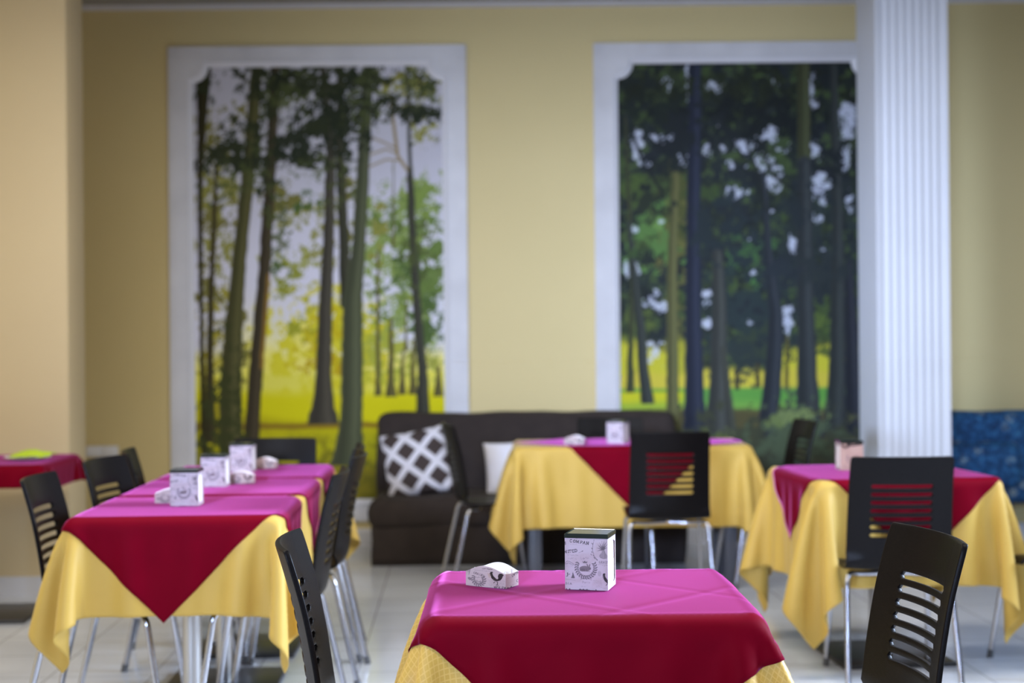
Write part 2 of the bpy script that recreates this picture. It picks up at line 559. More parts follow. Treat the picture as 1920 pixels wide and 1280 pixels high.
def rooster(c, x, y, s, col):
    """x, y top of comb; s overall height; faces left"""
    P = lambda pts: [(x + s * a, y + s * b) for a, b in pts]
    body = P([(-.02, .10), (.02, .04), (.08, .05), (.12, .12), (.14, .24), (.22, .36), (.34, .50), (.42, .54), (.46, .46), (.44, .32), (.46, .18), (.54, .09), (.66, .08), (.76, .15), (.80, .28),
              (.74, .22), (.72, .36), (.66, .50), (.58, .60), (.48, .66), (.36, .68), (.24, .66), (.14, .58), (.06, .48), (.01, .36), (.02, .24), (.03, .18), (-.06, .15)])
    c.poly(body, col)
    c.line(P([(.0, .07), (.03, .01), (.06, .05), (.09, .0), (.12, .06)]), s * .05, col)
    c.line(P([(.0, .2), (-.01, .26)]), s * .04, col)
    c.line(P([(.28, .62), (.26, .76), (.18, .82)]), s * .035, col)
    c.line(P([(.36, .64), (.42, .80), (.40, .97), (.33, .99)]), s * .035, col)
    c.line(P([(.40, .97), (.48, .98)]), s * .03, col)
    for k in range(4):
        c.line(P([(.5 + .05 * k, .2), (.56 + .05 * k, .4 - .02 * k)]), s * .014, (120, 110, 112), .6)
    for k in range(4):
        c.line(P([(.12 + .05 * k, .42 + .03 * k), (.2 + .05 * k, .52 + .02 * k)]), s * .014, (120, 105, 95), .6)

def wreath(c, cx, cy, rx, ry, a0, a1, n, size, col, alpha=.85):
    for k in range(n):
        a = R(a0 + (a1 - a0) * k / (n - 1))
        px, py = cx + rx * math.cos(a), cy + ry * math.sin(a)
        for sg in (-1, 1):
            th = a + PI / 2 + sg * 0.75
            c.ell(px + sg * size * .55 * math.cos(a), py + sg * size * .55 * math.sin(a), size * .62, size * .26, col, alpha, th)
        c.ell(px, py, size * .3, size * .2, col, alpha * .8, a + PI / 2)

# ------------------------------------------------------------------ the two wall murals (flat printed sheets in raised frames)
def trunk(c, pts, col, edge=None, rng=None):
    xy = [(p[0], p[1]) for p in pts]; ws = [p[2] for p in pts]
    # jagged bark: many short segments
    fine = []; fw_ = []
    for (a, b, wa, wb) in zip(xy, xy[1:], ws, ws[1:]):
        n = max(2, int(abs(b[1] - a[1]) / 12))
        for k in range(n):
            t = k / n
            fine.append((a[0] + (b[0] - a[0]) * t + (rng.random() - .5) * 1.6, a[1] + (b[1] - a[1]) * t))
            fw_.append((wa + (wb - wa) * t) * (1 + (rng.random() - .5) * .10))
    fine.append(xy[-1]); fw_.append(ws[-1])
    ym = xy[-1][1]
    c.line(fine, fw_, col, 1.0, ym)
    light = tuple(min(255, v * 1.35 + 10) for v in col); dark = tuple(v * .7 for v in col)
    c.line([(x + w_ * .18, y) for (x, y), w_ in zip(fine, fw_)], [w_ * .25 for w_ in fw_], light, .35, ym)
    c.line([(x - w_ * .28, y) for (x, y), w_ in zip(fine, fw_)], [w_ * .3 for w_ in fw_], dark, .5, ym)
    if edge:
        e0, e1, ecol = edge
        sel = [((x + w_ * .38, y), w_) for (x, y), w_ in zip(fine, fw_) if e0 < y < e1]
        if len(sel) > 1:
            c.line([s_[0] for s_ in sel], [s_[1] * .3 for s_ in sel], ecol, .7)

def leaves(c, rng, cx, cy, rx, ry, col, dens, cell=9, alpha=.95):
    d = np.hypot((c.X - cx) / rx, (c.Y - cy) / ry)
    n = uni(vnoise(rng, c.h, c.w, cell, 4, .7))
    a = sstep(0, .12, n - (1 - dens) - np.clip(d - .40, 0, 9) * .62)
    c.mask(a * alpha * (d < 1.9), col)

def mural_left():
    rng = np.random.default_rng(4)
    c = Canvas(355, 118, 840, 940, 250, 420, (186, 184, 192))
    Y, X = c.Y, c.X
    n1 = vnoise(rng, c.h, c.w, 40, 4)
    c.mask(sstep(250, 520, Y) * .85, (214, 212, 224))
    glow = np.exp(-(((X - 480) / 60) ** 2 + ((Y - 690) / 80) ** 2))
    c.mask(glow * .9, (244, 232, 110))
    c.mask(sstep(640, 690, Y + (n1 - .5) * 40) * .85, (222, 212, 92))
    # lawn
    c.mask(sstep(697, 703, Y + (n1 - .5) * 6), (216, 208, 84))
    c.mask(sstep(722, 750, Y + (n1 - .5) * 20), (204, 196, 20))
    c.mask(sstep(770, 790, Y - (X - 480) * .12 + (n1 - .5) * 14) * .5, (160, 150, 16))
    c.mask(sstep(790, 797, Y + (n1 - .5) * 12) * sstep(808, 801, Y + (n1 - .5) * 12) * .8, (120, 92, 34))
    c.mask(sstep(805, 830, Y + (n1 - .5) * 10), (172, 166, 24))
    c.mask(sstep(835, 900, Y + (n1 - .5) * 60) * .85, (112, 100, 30))
    nf = vnoise(rng, c.h, c.w, 8, 3, .7)
    c.mask(sstep(.5, .62, nf) * sstep(800, 850, Y) * .6, (96, 92, 25))
    # sunlit round tree
    for (x, y, rx, ry, col, d) in ((600, 645, 96, 66, (206, 196, 44), .95), (650, 660, 60, 70, (196, 184, 36), .8), (600, 680, 50, 30, (178, 152, 24), .7), (570, 612, 50, 26, (148, 150, 44), .62),
                                   (610, 630, 40, 50, (188, 170, 26), .6), (560, 640, 16, 46, (226, 216, 110), .7), (690, 650, 40, 60, (178, 176, 46), .8), (690, 700, 40, 20, (190, 180, 60), .5)):
        leaves(c, rng, x, y, rx, ry, col, d, 9)
    # middle distance foliage
    G1, G2, G3, O1, O2 = (128, 146, 74), (98, 118, 58), (72, 92, 46), (136, 134, 62), (112, 108, 50)
    for (x, y, rx, ry, col, d) in ((760, 400, 90, 70, G1, .62), (790, 440, 60, 80, G2, .70), (735, 470, 70, 60, G1, .62), (720, 430, 50, 60, G2, .5), (800, 520, 50, 90, G2, .7), (760, 520, 60, 60, G3, .5),
                                   (800, 360, 40, 40, (120, 140, 66), .7), (770, 600, 70, 70, G1, .55), (806, 600, 34, 80, G3, .7), (740, 580, 50, 20, G2, .6), (730, 560, 60, 16, (142, 156, 66), .6),
                                   (716, 660, 60, 60, (160, 164, 60), .62), (800, 690, 40, 40, (150, 152, 64), .5), (700, 500, 40, 60, G1, .45), (712, 450, 24, 90, O1, .5), (780, 540, 90, 20, G2, .6),
                                   (400, 360, 60, 60, O1, .62), (396, 400, 50, 40, O2, .6), (398, 470, 54, 50, O1, .55), (386, 540, 40, 60, O2, .6), (402, 590, 44, 70, (150, 142, 50), .5),
                                   (560, 480, 70, 26, (150, 152, 74), .55), (590, 400, 60, 36, O1, .58), (580, 380, 50, 30, G3, .5), (520, 370, 40, 40, O2, .62), (520, 420, 30, 40, O1, .5), (530, 520, 40, 40, (134, 138, 50), .62), (520, 500, 24, 30, G3, .5),
                                   (570, 536, 80, 12, (170, 166, 60), .6), (600, 470, 40, 60, O1, .5), (660, 400, 30, 90, O2, .5), (585, 560, 36, 30, (170, 164, 60), .5),
                                   (395, 710, 34, 110, (160, 148, 36), .62), (400, 260, 70, 60, O2, .5), (780, 160, 70, 40, O1, .55), (740, 140, 50, 30, O2, .5), (800, 240, 40, 40, O1, .4), (440, 210, 40, 30, O2, .45), (445, 640, 20, 90, O2, .5)):
        leaves(c, rng, x, y, rx, ry, col, d, 8)
    # distant thin trunks
    for (x, y0, y1, w_) in ((710, 470, 745, 8), (735, 600, 746, 12), (757, 660, 742, 8), (778, 640, 742, 9), (827, 690, 746, 10), (765, 560, 660, 4), (742, 300, 460, 3)):
        trunk(c, [(x + 2, y0, w_ * .5), (x, y1 - 30, w_), (x, y1, w_ * 2.0)], (88, 82, 46), rng=rng)
    for (pts_, w_) in (([(740, 190), (752, 290), (772, 318)], 6), ([(700, 286), (730, 276), (750, 284)], 3), ([(695, 310), (730, 296), (752, 298)], 3), ([(690, 250), (722, 262), (752, 276)], 3)):
        c.line(pts_, w_, (140, 122, 84))
    # trunks
    trunk(c, [(376, 118, 30), (372, 240, 16), (368, 320, 10), (368, 600, 8), (372, 860, 12)], (46, 42, 22), rng=rng)
    trunk(c, [(400, 300, 5), (394, 430, 9), (387, 560, 11), (384, 700, 14), (384, 830, 18)], (58, 52, 32), rng=rng)
    trunk(c, [(772, 118, 6), (776, 310, 7), (776, 330, 13), (780, 450, 15), (789, 600, 17), (797, 700, 18), (796, 780, 28)], (58, 58, 48), rng=rng)
    trunk(c, [(480, 118, 22), (464, 300, 24), (441, 500, 27), (430, 620, 36), (424, 740, 42), (424, 940, 48)], (76, 74, 42), rng=rng)
    trunk(c, [(516, 118, 18), (506, 300, 20), (492, 500, 23), (478, 640, 26), (468, 760, 28), (462, 850, 32)], (62, 54, 38), (500, 690, (150, 112, 40)), rng=rng)
    trunk(c, [(608, 118, 12), (622, 260, 18), (618, 420, 21), (608, 600, 27), (605, 700, 30), (604, 745, 38), (603, 775, 48), (603, 797, 62)], (66, 62, 52), rng=rng)
    trunk(c, [(642, 118, 14), (640, 300, 17), (646, 440, 19), (650, 575, 24)], (56, 56, 42), rng=rng)
    trunk(c, [(697, 118, 20), (686, 290, 24), (674, 470, 26), (662, 560, 38), (660, 700, 41), (657, 800, 44), (652, 850, 56), (650, 876, 72)], (74, 78, 56), rng=rng)
    # dark crowns in front of the trunks
    D1, D2 = (46, 52, 32), (38, 44, 30)
    for (x, y, rx, ry, d) in ((560, 145, 90, 26, .98), (600, 165, 60, 20, .7), (555, 268, 44, 30, 1.0), (510, 286, 90, 20, .85), (590, 300, 40, 10, .7), (620, 222, 60, 26, .98), (655, 250, 36, 36, .8), (600, 236, 40, 14, .8), (440, 222, 46, 14, .75),
                              (415, 290, 66, 22, .9), (400, 306, 46, 10, .8), (788, 202, 60, 16, 1.0), (800, 212, 40, 14, .9), (700, 140, 44, 24, .8), (640, 190, 40, 24, .7), (806, 262, 30, 20, .5), (500, 200, 34, 34, .6), (376, 150, 30, 40, .6),
                              (500, 250, 34, 34, .7), (660, 170, 30, 50, .6), (730, 190, 30, 14, .8), (640, 300, 20, 40, .5), (500, 340, 26, 60, .5), (420, 250, 40, 30, .45), (516, 148, 40, 20, .8), (806, 150, 30, 26, .6)):
        leaves(c, rng, x, y, rx, ry, D1 if rng.random() < .6 else D2, d, 7)
    for (x, y, rx, ry, d) in ((530, 180, 70, 60, .5), (590, 310, 50, 30, .5), (690, 180, 50, 70, .5), (420, 340, 60, 50, .5), (520, 400, 26, 90, .55), (800, 150, 50, 50, .55), (790, 480, 50, 80, .5), (480, 300, 40, 90, .4), (640, 350, 40, 80, .4)):
        leaves(c, rng, x, y, rx, ry, (74, 82, 44), d, 5, .8)
    for (x, y, rx, ry, d) in ((410, 740, 34, 120, .6), (395, 840, 46, 70, .8), (440, 700, 14, 120, .4)):
        leaves(c, rng, x, y, rx, ry, (58, 62, 32), d, 7)
    return c

def mural_right():
    rng = np.random.default_rng(11)
    c = Canvas(1150, 118, 1635, 940, 250, 420, (40, 46, 42))
    Y, X = c.Y, c.X
    n1 = vnoise(rng, c.h, c.w, 30, 4)
    cx = lambda x: 1150 + x * .642
    cy = lambda y: 118 + y * .642
    # shaded leaf mass: several tones of leaf
    for (cell, cov, col) in ((30, .55, (52, 62, 40)), (14, .35, (62, 78, 44)), (40, .4, (36, 40, 46)), (9, .25, (70, 86, 50)), (20, .3, (32, 36, 38))):
        c.mask(sstep(1 - cov, 1 - cov + .1, uni(vnoise(rng, c.h, c.w, cell, 4, .65))) * .8, col)
    for (x, y, rx, ry, col, d) in ((100, 520, 90, 90, (84, 116, 62), .75), (120, 480, 50, 50, (104, 138, 72), .5), (60, 380, 50, 60, (70, 86, 46), .6), (390, 560, 90, 60, (62, 92, 54), .6), (180, 600, 60, 220, (94, 94, 52), .6), (190, 420, 60, 120, (74, 78, 44), .6),
                                   (110, 640, 70, 30, (44, 52, 48), .8), (600, 500, 140, 120, (44, 52, 50), .7), (400, 740, 130, 130, (42, 52, 52), .85), (640, 640, 120, 90, (40, 46, 48), .8), (60, 760, 50, 50, (80, 92, 48), .6),
                                   (400, 100, 380, 70, (34, 38, 30), .7), (420, 160, 260, 50, (28, 32, 32), .8), (100, 150, 160, 50, (34, 40, 36), .7), (420, 640, 50, 30, (72, 110, 58), .5), (620, 780, 60, 40, (80, 96, 46), .6), (510, 790, 40, 40, (90, 104, 46), .6)):
        leaves(c, rng, cx(x), cy(y), rx * .642, ry * .642, col, d, 8)
    # lit ground seen between the trunks
    band = sstep(800, 850, (Y - 118) / .642 + (n1 - .5) * 120)
    side = np.clip(sstep(1330, 1250, X) + sstep(1440, 1460, X), 0, 1)
    c.mask(band * side, (182, 176, 52))
    c.mask(sstep(895, 920, (Y - 118) / .642 + (n1 - .5) * 60), (190, 176, 62))
    c.mask(sstep(955, 967, (Y - 118) / .642 + (n1 - .5) * 10), (88, 142, 62))
    c.mask(sstep(965, 975, (Y - 118) / .642) * sstep(1285, 1265, X), (186, 184, 40))
    c.mask(sstep(985, 1015, (Y - 118) / .642 + (n1 - .5) * 20) * .6, (120, 160, 70))
    c.mask(sstep(1012, 1034, (Y - 118) / .642 + (n1 - .5) * 30), (76, 72, 46))
    leaves(c, rng, cx(385), cy(870), 60, 34, (44, 52, 50), .9, 7)
    leaves(c, rng, cx(450), cy(840), 40, 34, (50, 60, 46), .8, 7)
    leaves(c, rng, cx(640), cy(850), 50, 24, (80, 90, 44), .5, 7)
    # gaps of sky
    SKY = (186, 190, 204)
    for (x, y, rx, ry, d) in ((60, 250, 16, 50, .75), (130, 220, 26, 14, .8), (270, 265, 12, 16, .9), (315, 245, 9, 14, .9), (200, 285, 14, 18, .8), (380, 250, 34, 16, .75), (450, 212, 32, 22, .7), (430, 300, 36, 26, .7), (360, 385, 26, 16, .9),
                              (470, 340, 22, 46, .7), (610, 350, 26, 50, .9), (600, 260, 22, 24, .7), (690, 180, 26, 70, .75), (680, 290, 16, 28, .8), (590, 90, 18, 50, .6), (290, 70, 22, 14, .8), (212, 50, 5, 40, .9), (700, 410, 12, 30, .7), (460, 440, 10, 10, .9),
                              (40, 610, 18, 24, .8), (120, 700, 44, 34, .55), (265, 690, 12, 22, .8), (265, 770, 11, 12, .9), (525, 540, 11, 28, .8), (510, 760, 14, 36, .8), (110, 860, 40, 30, .7), (380, 770, 18, 10, .7), (50, 490, 8, 8, .8), (130, 470, 8, 8, .9),
                              (600, 460, 18, 18, .6), (400, 520, 14, 14, .6), (410, 620, 10, 8, .8), (150, 60, 16, 24, .5), (480, 60, 30, 14, .4), (560, 300, 10, 30, .5), (620, 560, 30, 12, .35), (90, 300, 30, 30, .4), (340, 300, 20, 14, .5), (300, 180, 14, 14, .4), (500, 250, 30, 30, .35)):
        leaves(c, rng, cx(x), cy(y), rx * .642, ry * .642, SKY, d, 6, .9)
    for (pts_, col) in (([(1165, 220, 5), (1172, 420, 9), (1176, 560, 10), (1172, 640, 10), (1170, 742, 16)], (56, 60, 42)),
                        ([(1170, 420, 8), (1180, 520, 12), (1192, 620, 18), (1196, 700, 20), (1204, 764, 26)], (52, 56, 52)),
                        ([(1262, 330, 14), (1254, 500, 20), (1252, 770, 24), (1252, 850, 28)], (86, 86, 54)),
                        ([(1302, 118, 24), (1298, 330, 26), (1294, 560, 30), (1295, 720, 36), (1294, 880, 46)], (40, 44, 56)),
                        ([(1342, 480, 20), (1344, 600, 28), (1342, 720, 34), (1336, 880, 56)], (58, 60, 56)),
                        ([(1352, 660, 10), (1362, 760, 12), (1372, 860, 16)], (60, 62, 54)),
                        ([(1377, 700, 6), (1378, 738, 9)], (54, 50, 40)), ([(1418, 690, 6), (1418, 734, 9)], (54, 50, 40)), ([(1476, 640, 5), (1474, 734, 8)], (84, 78, 40)),
                        ([(1432, 330, 10), (1440, 470, 16), (1454, 600, 28), (1450, 690, 34), (1440, 780, 38), (1432, 880, 46)], (44, 48, 52)),
                        ([(1512, 118, 24), (1512, 330, 26)], (62, 66, 44)), ([(1512, 310, 26), (1512, 560, 32), (1514, 720, 40), (1516, 830, 54)], (50, 54, 54)),
                        ([(1570, 118, 14), (1576, 420, 22), (1574, 600, 28), (1572, 720, 34), (1564, 830, 46)], (50, 54, 52)),
                        ([(1596, 500, 12), (1600, 600, 22), (1606, 830, 40)], (42, 44, 50))):
        trunk(c, pts_, col, rng=rng)
    for pts_, w_ in (([(1175, 240), (1200, 310), (1240, 370)], 6), ([(1420, 250), (1450, 330), (1500, 370)], 6), ([(1540, 300), (1580, 330), (1630, 345)], 6), ([(1436, 400), (1420, 320), (1400, 270)], 5)):
        c.line(pts_, w_, (36, 40, 38))
    for (x, y, rx, ry, col, d) in ((300, 60, 260, 50, (40, 46, 32), .5), (230, 200, 120, 70, (34, 38, 40), .65), (330, 480, 120, 120, (40, 48, 50), .6), (560, 440, 90, 90, (40, 46, 48), .55), (640, 300, 50, 60, (32, 36, 38), .6),
                                   (480, 620, 60, 50, (42, 48, 52), .7), (620, 600, 90, 60, (44, 50, 50), .7), (120, 420, 60, 40, (42, 48, 40), .6), (60, 560, 40, 40, (60, 80, 46), .5)):
        leaves(c, rng, cx(x), cy(y), rx * .642, ry * .642, col, d, 8)
    # bushes at the foot
    leaves(c, rng, 1400, 850, 300, 60, (58, 62, 46), .8, 10)
    leaves(c, rng, 1490, 840, 60, 62, (72, 84, 62), .9, 9)
    leaves(c, rng, 1488, 790, 50, 14, (112, 126, 76), .7, 7)
    leaves(c, rng, 1450, 800, 20, 14, (96, 110, 64), .6, 7)
    leaves(c, rng, 1330, 826, 44, 26, (84, 92, 54), .5, 7)
    leaves(c, rng, 1600, 796, 30, 14, (84, 86, 56), .5, 7)
    c.mask(sstep(850, 900, Y), (54, 58, 48))
    return c

def ring_outline(x0, x1, z0, z1, r, n=8):
    """rectangle with concave quarter circles bitten out of its corners, with the matching side tags"""
    pts = []
    for (cx, cz, a0) in ((x0, z0, 90), (x1, z0, 180), (x1, z1, 270), (x0, z1, 0)):
        for k in range(n + 1):
            a = R(a0 - 90 * k / n)
            pts.append((cx + r * math.cos(a), cz + r * math.sin(a)))
    return pts
def frame_ring(bm, inner, outer, y_in, y_out, y_back):
    n = len(inner)
    V = []
    for (p, q) in zip(inner, outer):
        V.append([bm.verts.new((p[0], y_back, p[1])), bm.verts.new((p[0], y_in, p[1])), bm.verts.new((q[0], y_out, q[1])), bm.verts.new((q[0], y_back, q[1]))])
    for i in range(n):
        a, b = V[i], V[(i + 1) % n]
        for k in range(4):
            bm.faces.new((a[k], b[k], b[(k + 1) % 4], a[(k + 1) % 4]))
def outer_for(x0, x1, z0, z1, inner, r, n=8):
    out = []
    for (ci, (cx, cz)) in enumerate(((x0, z0), (x1, z0), (x1, z1), (x0, z1))):
        for k in range(n + 1):
            p = inner[ci * (n + 1) + k]
            t = k / n
            if ci == 0:   q = (x0, p[1]) if t < .5 else (p[0], z0)
            elif ci == 1: q = (p[0], z0) if t < .5 else (x1, p[1])
            elif ci == 2: q = (x1, p[1]) if t < .5 else (p[0], z1)
            else:         q = (p[0], z1) if t < .5 else (x0, p[1])
            if abs(t - .5) < 1e-6: q = (cx, cz)
            out.append(q)
    return out

def framed_mural(px0, canvas, label):
    """px0: left edge of the printed sheet"""
    wd, zt, zb = 1.592, 3.065, 0.30
    t = empty('framed_mural', (px0 + wd / 2, WALL_Y, zb))
    xs = np.linspace(-wd / 2, wd / 2, 250)
    zs = np.linspace(0, zt - zb, 420)
    P = np.zeros((250, 420, 3))
    P[..., 0] = xs[:, None]
    P[..., 1] = -0.004
    P[..., 2] = zs[None, :]
    me = grid_mesh('printed_sheet', P, colour=np.clip(canvas.sample(250, 420) * 1.12, 0, .9))
    link('printed_sheet', me, M['print'], t)
    hw, hz = wd / 2, zt - zb
    inner = ring_outline(-hw, hw, 0, hz, 0.098)
    mid = ring_outline(-hw - .03, hw + .03, -.03, hz + .03, 0.105)
    outer = outer_for(-hw - .155, hw + .155, -.14, hz + .13, mid, .1)
    bm = bmesh.new()
    frame_ring(bm, mid, outer, -.022, -.030, 0)
    fr = from_bm('frame', bm, M['frame'], t)
    bm = bmesh.new()
    frame_ring(bm, inner, mid, -.016, -.036, -.002)
    from_bm('inner_moulding', bm, M['frame_lip'], fr)
    props(t, label, 'wall mural', 'framed forest murals on the back wall')
    return t

framed_mural(-2.026, mural_left(), 'bright framed forest mural with yellow meadow and pale sky')
framed_mural(0.690, mural_right(), 'dark framed forest mural with dense shady trees, partly behind the white column')

# ------------------------------------------------------------------ cloth draped over table tops
def catmull(P, axis):
    P = np.moveaxis(P, axis, 0)
    pad = np.concatenate([2 * P[:1] - P[1:2], P, 2 * P[-1:] - P[-2:-1]], 0)
    midp = (-pad[:-3] + 9 * pad[1:-2] + 9 * pad[2:-1] - pad[3:]) / 16
    out = np.empty((2 * len(P) - 1,) + P.shape[1:])
    out[0::2] = P
    out[1::2] = midp
    return np.moveaxis(out, 0, axis)

def axis_pts(h, lo, hi, step):
    n1 = max(1, round(lo / step)); n2 = round(2 * h / step); n3 = max(1, round(hi / step))
    return np.concatenate([np.linspace(-h - lo, -h, n1 + 1)[:-1], np.linspace(-h, h, n2 + 1), np.linspace(h, h + hi, n3 + 1)[1:]])

def drape(hx, hy, ox=(.34, .34), oy=(.34, .34), clampy=(None, None), seed=0, steps=1300, step=0.0225, swing=(0, 0), bend=.22):
    """let a sheet fall over a box; gives rest coordinates and settled points on a refined lattice"""
    r = 0.007
    rng = np.random.default_rng(seed)
    us = axis_pts(hx, ox[0], ox[1], step); vs = axis_pts(hy, oy[0], oy[1], step)
    U, V = np.meshgrid(us, vs, indexing='ij')
    P = np.stack([U, V, rng.normal(0, .0015, U.shape)], -1)
    W = 1.0 - ((np.abs(U) <= hx - r) & (np.abs(V) <= hy - r)).astype(float)
    P[..., 2][W == 0] = 0
    rest = np.stack([U, V], -1)
    def rl(a, b): return np.linalg.norm(rest[a] - rest[b], axis=-1)
    S = slice
    cons = []
    for ax in (0, 1):
        for par in (0, 1):
            n = U.shape[ax]
            m_ = (n - par) // 2
            a = S(par, par + 2 * m_, 2); b = S(par + 1, par + 1 + 2 * m_, 2)
            A = (a, S(None)) if ax == 0 else (S(None), a)
            B = (b, S(None)) if ax == 0 else (S(None), b)
            cons.append((A, B, 1.0))
    jac = [((S(0, -1), S(0, -1)), (S(1, None), S(1, None)), .25), ((S(0, -1), S(1, None)), (S(1, None), S(0, -1)), .25),
           ((S(0, -2), S(None)), (S(2, None), S(None)), bend), ((S(None), S(0, -2)), (S(None), S(2, None)), bend)]
    allc = []
    for (A, B, k) in cons + jac:
        wa, wb = W[A], W[B]
        ws = wa + wb
        ws[ws == 0] = 1
        allc.append((A, B, k, rl(A, B), (wa / ws)[..., None], (wb / ws)[..., None]))
    Vel = np.zeros_like(P)
    dt = 1 / 420
    for it in range(steps):
        Vel[..., 2] -= 9.8 * dt
        if it < 300:
            Vel[..., 0] += swing[0] * dt; Vel[..., 1] += swing[1] * dt
        Vel *= .992 if it < steps * .7 else .96
        Q = P + Vel * dt * W[..., None]
        for (A, B, k, L0, fa, fb) in allc:
            d = Q[B] - Q[A]
            L = np.sqrt((d * d).sum(-1)) + 1e-9
            c = d * ((L - L0) / L * k)[..., None]
            ca, cb = c * fa, c * fb
            Q[A] += ca
            Q[B] -= cb
        # rounded box
        sx, sy = np.sign(Q[..., 0]), np.sign(Q[..., 1])
        q = np.stack([np.abs(Q[..., 0]) - (hx - r), np.abs(Q[..., 1]) - (hy - r), Q[..., 2] + r], -1)
        qp = np.maximum(q, 0)
        l = np.sqrt((qp * qp).sum(-1))
        near = (l > 0) & (l < r)
        f = np.where(near, r / np.maximum(l, 1e-9), 1)[..., None]
        q2 = np.where(near[..., None] & (q > 0), q * f, q)
        deep = (l == 0)
        if deep.any():
            k_ = q.argmax(-1)
            for ax in range(3):
                s_ = deep & (k_ == ax)
                q2[..., ax][s_] = r
        Q[..., 0] = np.where(sx == 0, Q[..., 0], sx * (q2[..., 0] + hx - r))
        Q[..., 1] = np.where(sy == 0, Q[..., 1], sy * (q2[..., 1] + hy - r))
        Q[..., 2] = q2[..., 2] - r
        if clampy[0] is not None: Q[..., 1] = np.maximum(Q[..., 1], clampy[0])
        if clampy[1] is not None: Q[..., 1] = np.minimum(Q[..., 1], clampy[1])
        Q = np.where(W[..., None] > 0, Q, P)
        Vel = (Q - P) / dt
        P = Q
    F = catmull(catmull(P, 0), 1)
    uu = catmull(us[:, None], 0)[:, 0]; vv = catmull(vs[:, None], 0)[:, 0]
    N = np.cross(np.gradient(F, axis=0), np.gradient(F, axis=1))
    N /= np.linalg.norm(N, axis=-1, keepdims=True) + 1e-9
    for _ in range(2):
        N[1:-1, 1:-1] = (N[1:-1, 1:-1] * 2 + N[:-2, 1:-1] + N[2:, 1:-1] + N[1:-1, :-2] + N[1:-1, 2:]) / 6
        N /= np.linalg.norm(N, axis=-1, keepdims=True) + 1e-9
    return dict(u=uu, v=vv, P=F, N=N, hx=hx, hy=hy)

def look_up(D, U, V, off):
    u, v = D['u'], D['v']
    U = np.clip(U, u[0], u[-1] - 1e-6); V = np.clip(V, v[0], v[-1] - 1e-6)
    i = np.clip(np.searchsorted(u, U, 'right') - 1, 0, len(u) - 2); j = np.clip(np.searchsorted(v, V, 'right') - 1, 0, len(v) - 2)
    fu = ((U - u[i]) / (u[i+1] - u[i]))[..., None]; fv = ((V - v[j]) / (v[j+1] - v[j]))[..., None]
    def bi(A): return (A[i, j] * (1 - fu) + A[i+1, j] * fu) * (1 - fv) + (A[i, j+1] * (1 - fu) + A[i+1, j+1] * fu) * fv
    n = bi(D['N'])
    n /= np.linalg.norm(n, axis=-1, keepdims=True) + 1e-9
    o = off[..., None] if isinstance(off, np.ndarray) else off
    return bi(D['P']) + n * o

TOP = 0.747
def solid(o, t):
    md = o.modifiers.new('thickness', 'SOLIDIFY')
    md.thickness = t
    md.offset = -1
    return o

def yellow_cloth(D, loc, rz, label, cut=None, group='yellow tablecloths'):
    u, v = D['u'], D['v']
    P = D['P']
    iu = np.arange(len(u)); iv = np.arange(len(v))
    if cut:
        iu = iu[(u > -D['hx'] - cut[0]) & (u < D['hx'] + cut[0])]
        iv = iv[(v > -D['hy'] - cut[1]) & (v < D['hy'] + cut[1])]
    P = P[np.ix_(iu, iv)]
    uv = np.stack(np.meshgrid(u[iu], v[iv], indexing='ij'), -1)
    o = link('tablecloth', grid_mesh('tablecloth', P, uv=uv), M['yellow' if 'checked' in label else 'yellow_plain'], loc=(loc[0], loc[1], TOP), rz=rz)
    solid(o, .0012)
    return props(o, label, 'tablecloth', group)

def topper(D, loc, rz, label, shift=(0, 0), size=.92, step=.0115, creases=(), turn=45, off=.0042):
    n = int(size / step) + 1
    a = np.linspace(-size / 2, size / 2, n)
    p, q = np.meshgrid(a, a, indexing='ij')
    cs, sn = math.cos(R(turn)), math.sin(R(turn))
    U = p * cs - q * sn + shift[0]; V = p * sn + q * cs + shift[1]
    d = np.full(p.shape, off)
    for (ax, c0, amp) in creases:
        t = p if ax == 'p' else q
        d = d + amp * np.exp(-np.abs(t - c0) / .006)
    P = look_up(D, U, V, d)
    ok = (U > D['u'][0]) & (U < D['u'][-1]) & (V > D['v'][0]) & (V < D['v'][-1])
    ok = ok[:-1, :-1] & ok[1:, :-1] & ok[1:, 1:] & ok[:-1, 1:]
    o = link('table_topper', grid_mesh('table_topper', P, ok), M['maroon'], loc=(loc[0], loc[1], TOP), rz=rz)
    solid(o, .001)
    return props(o, label, 'table topper', 'maroon table toppers')

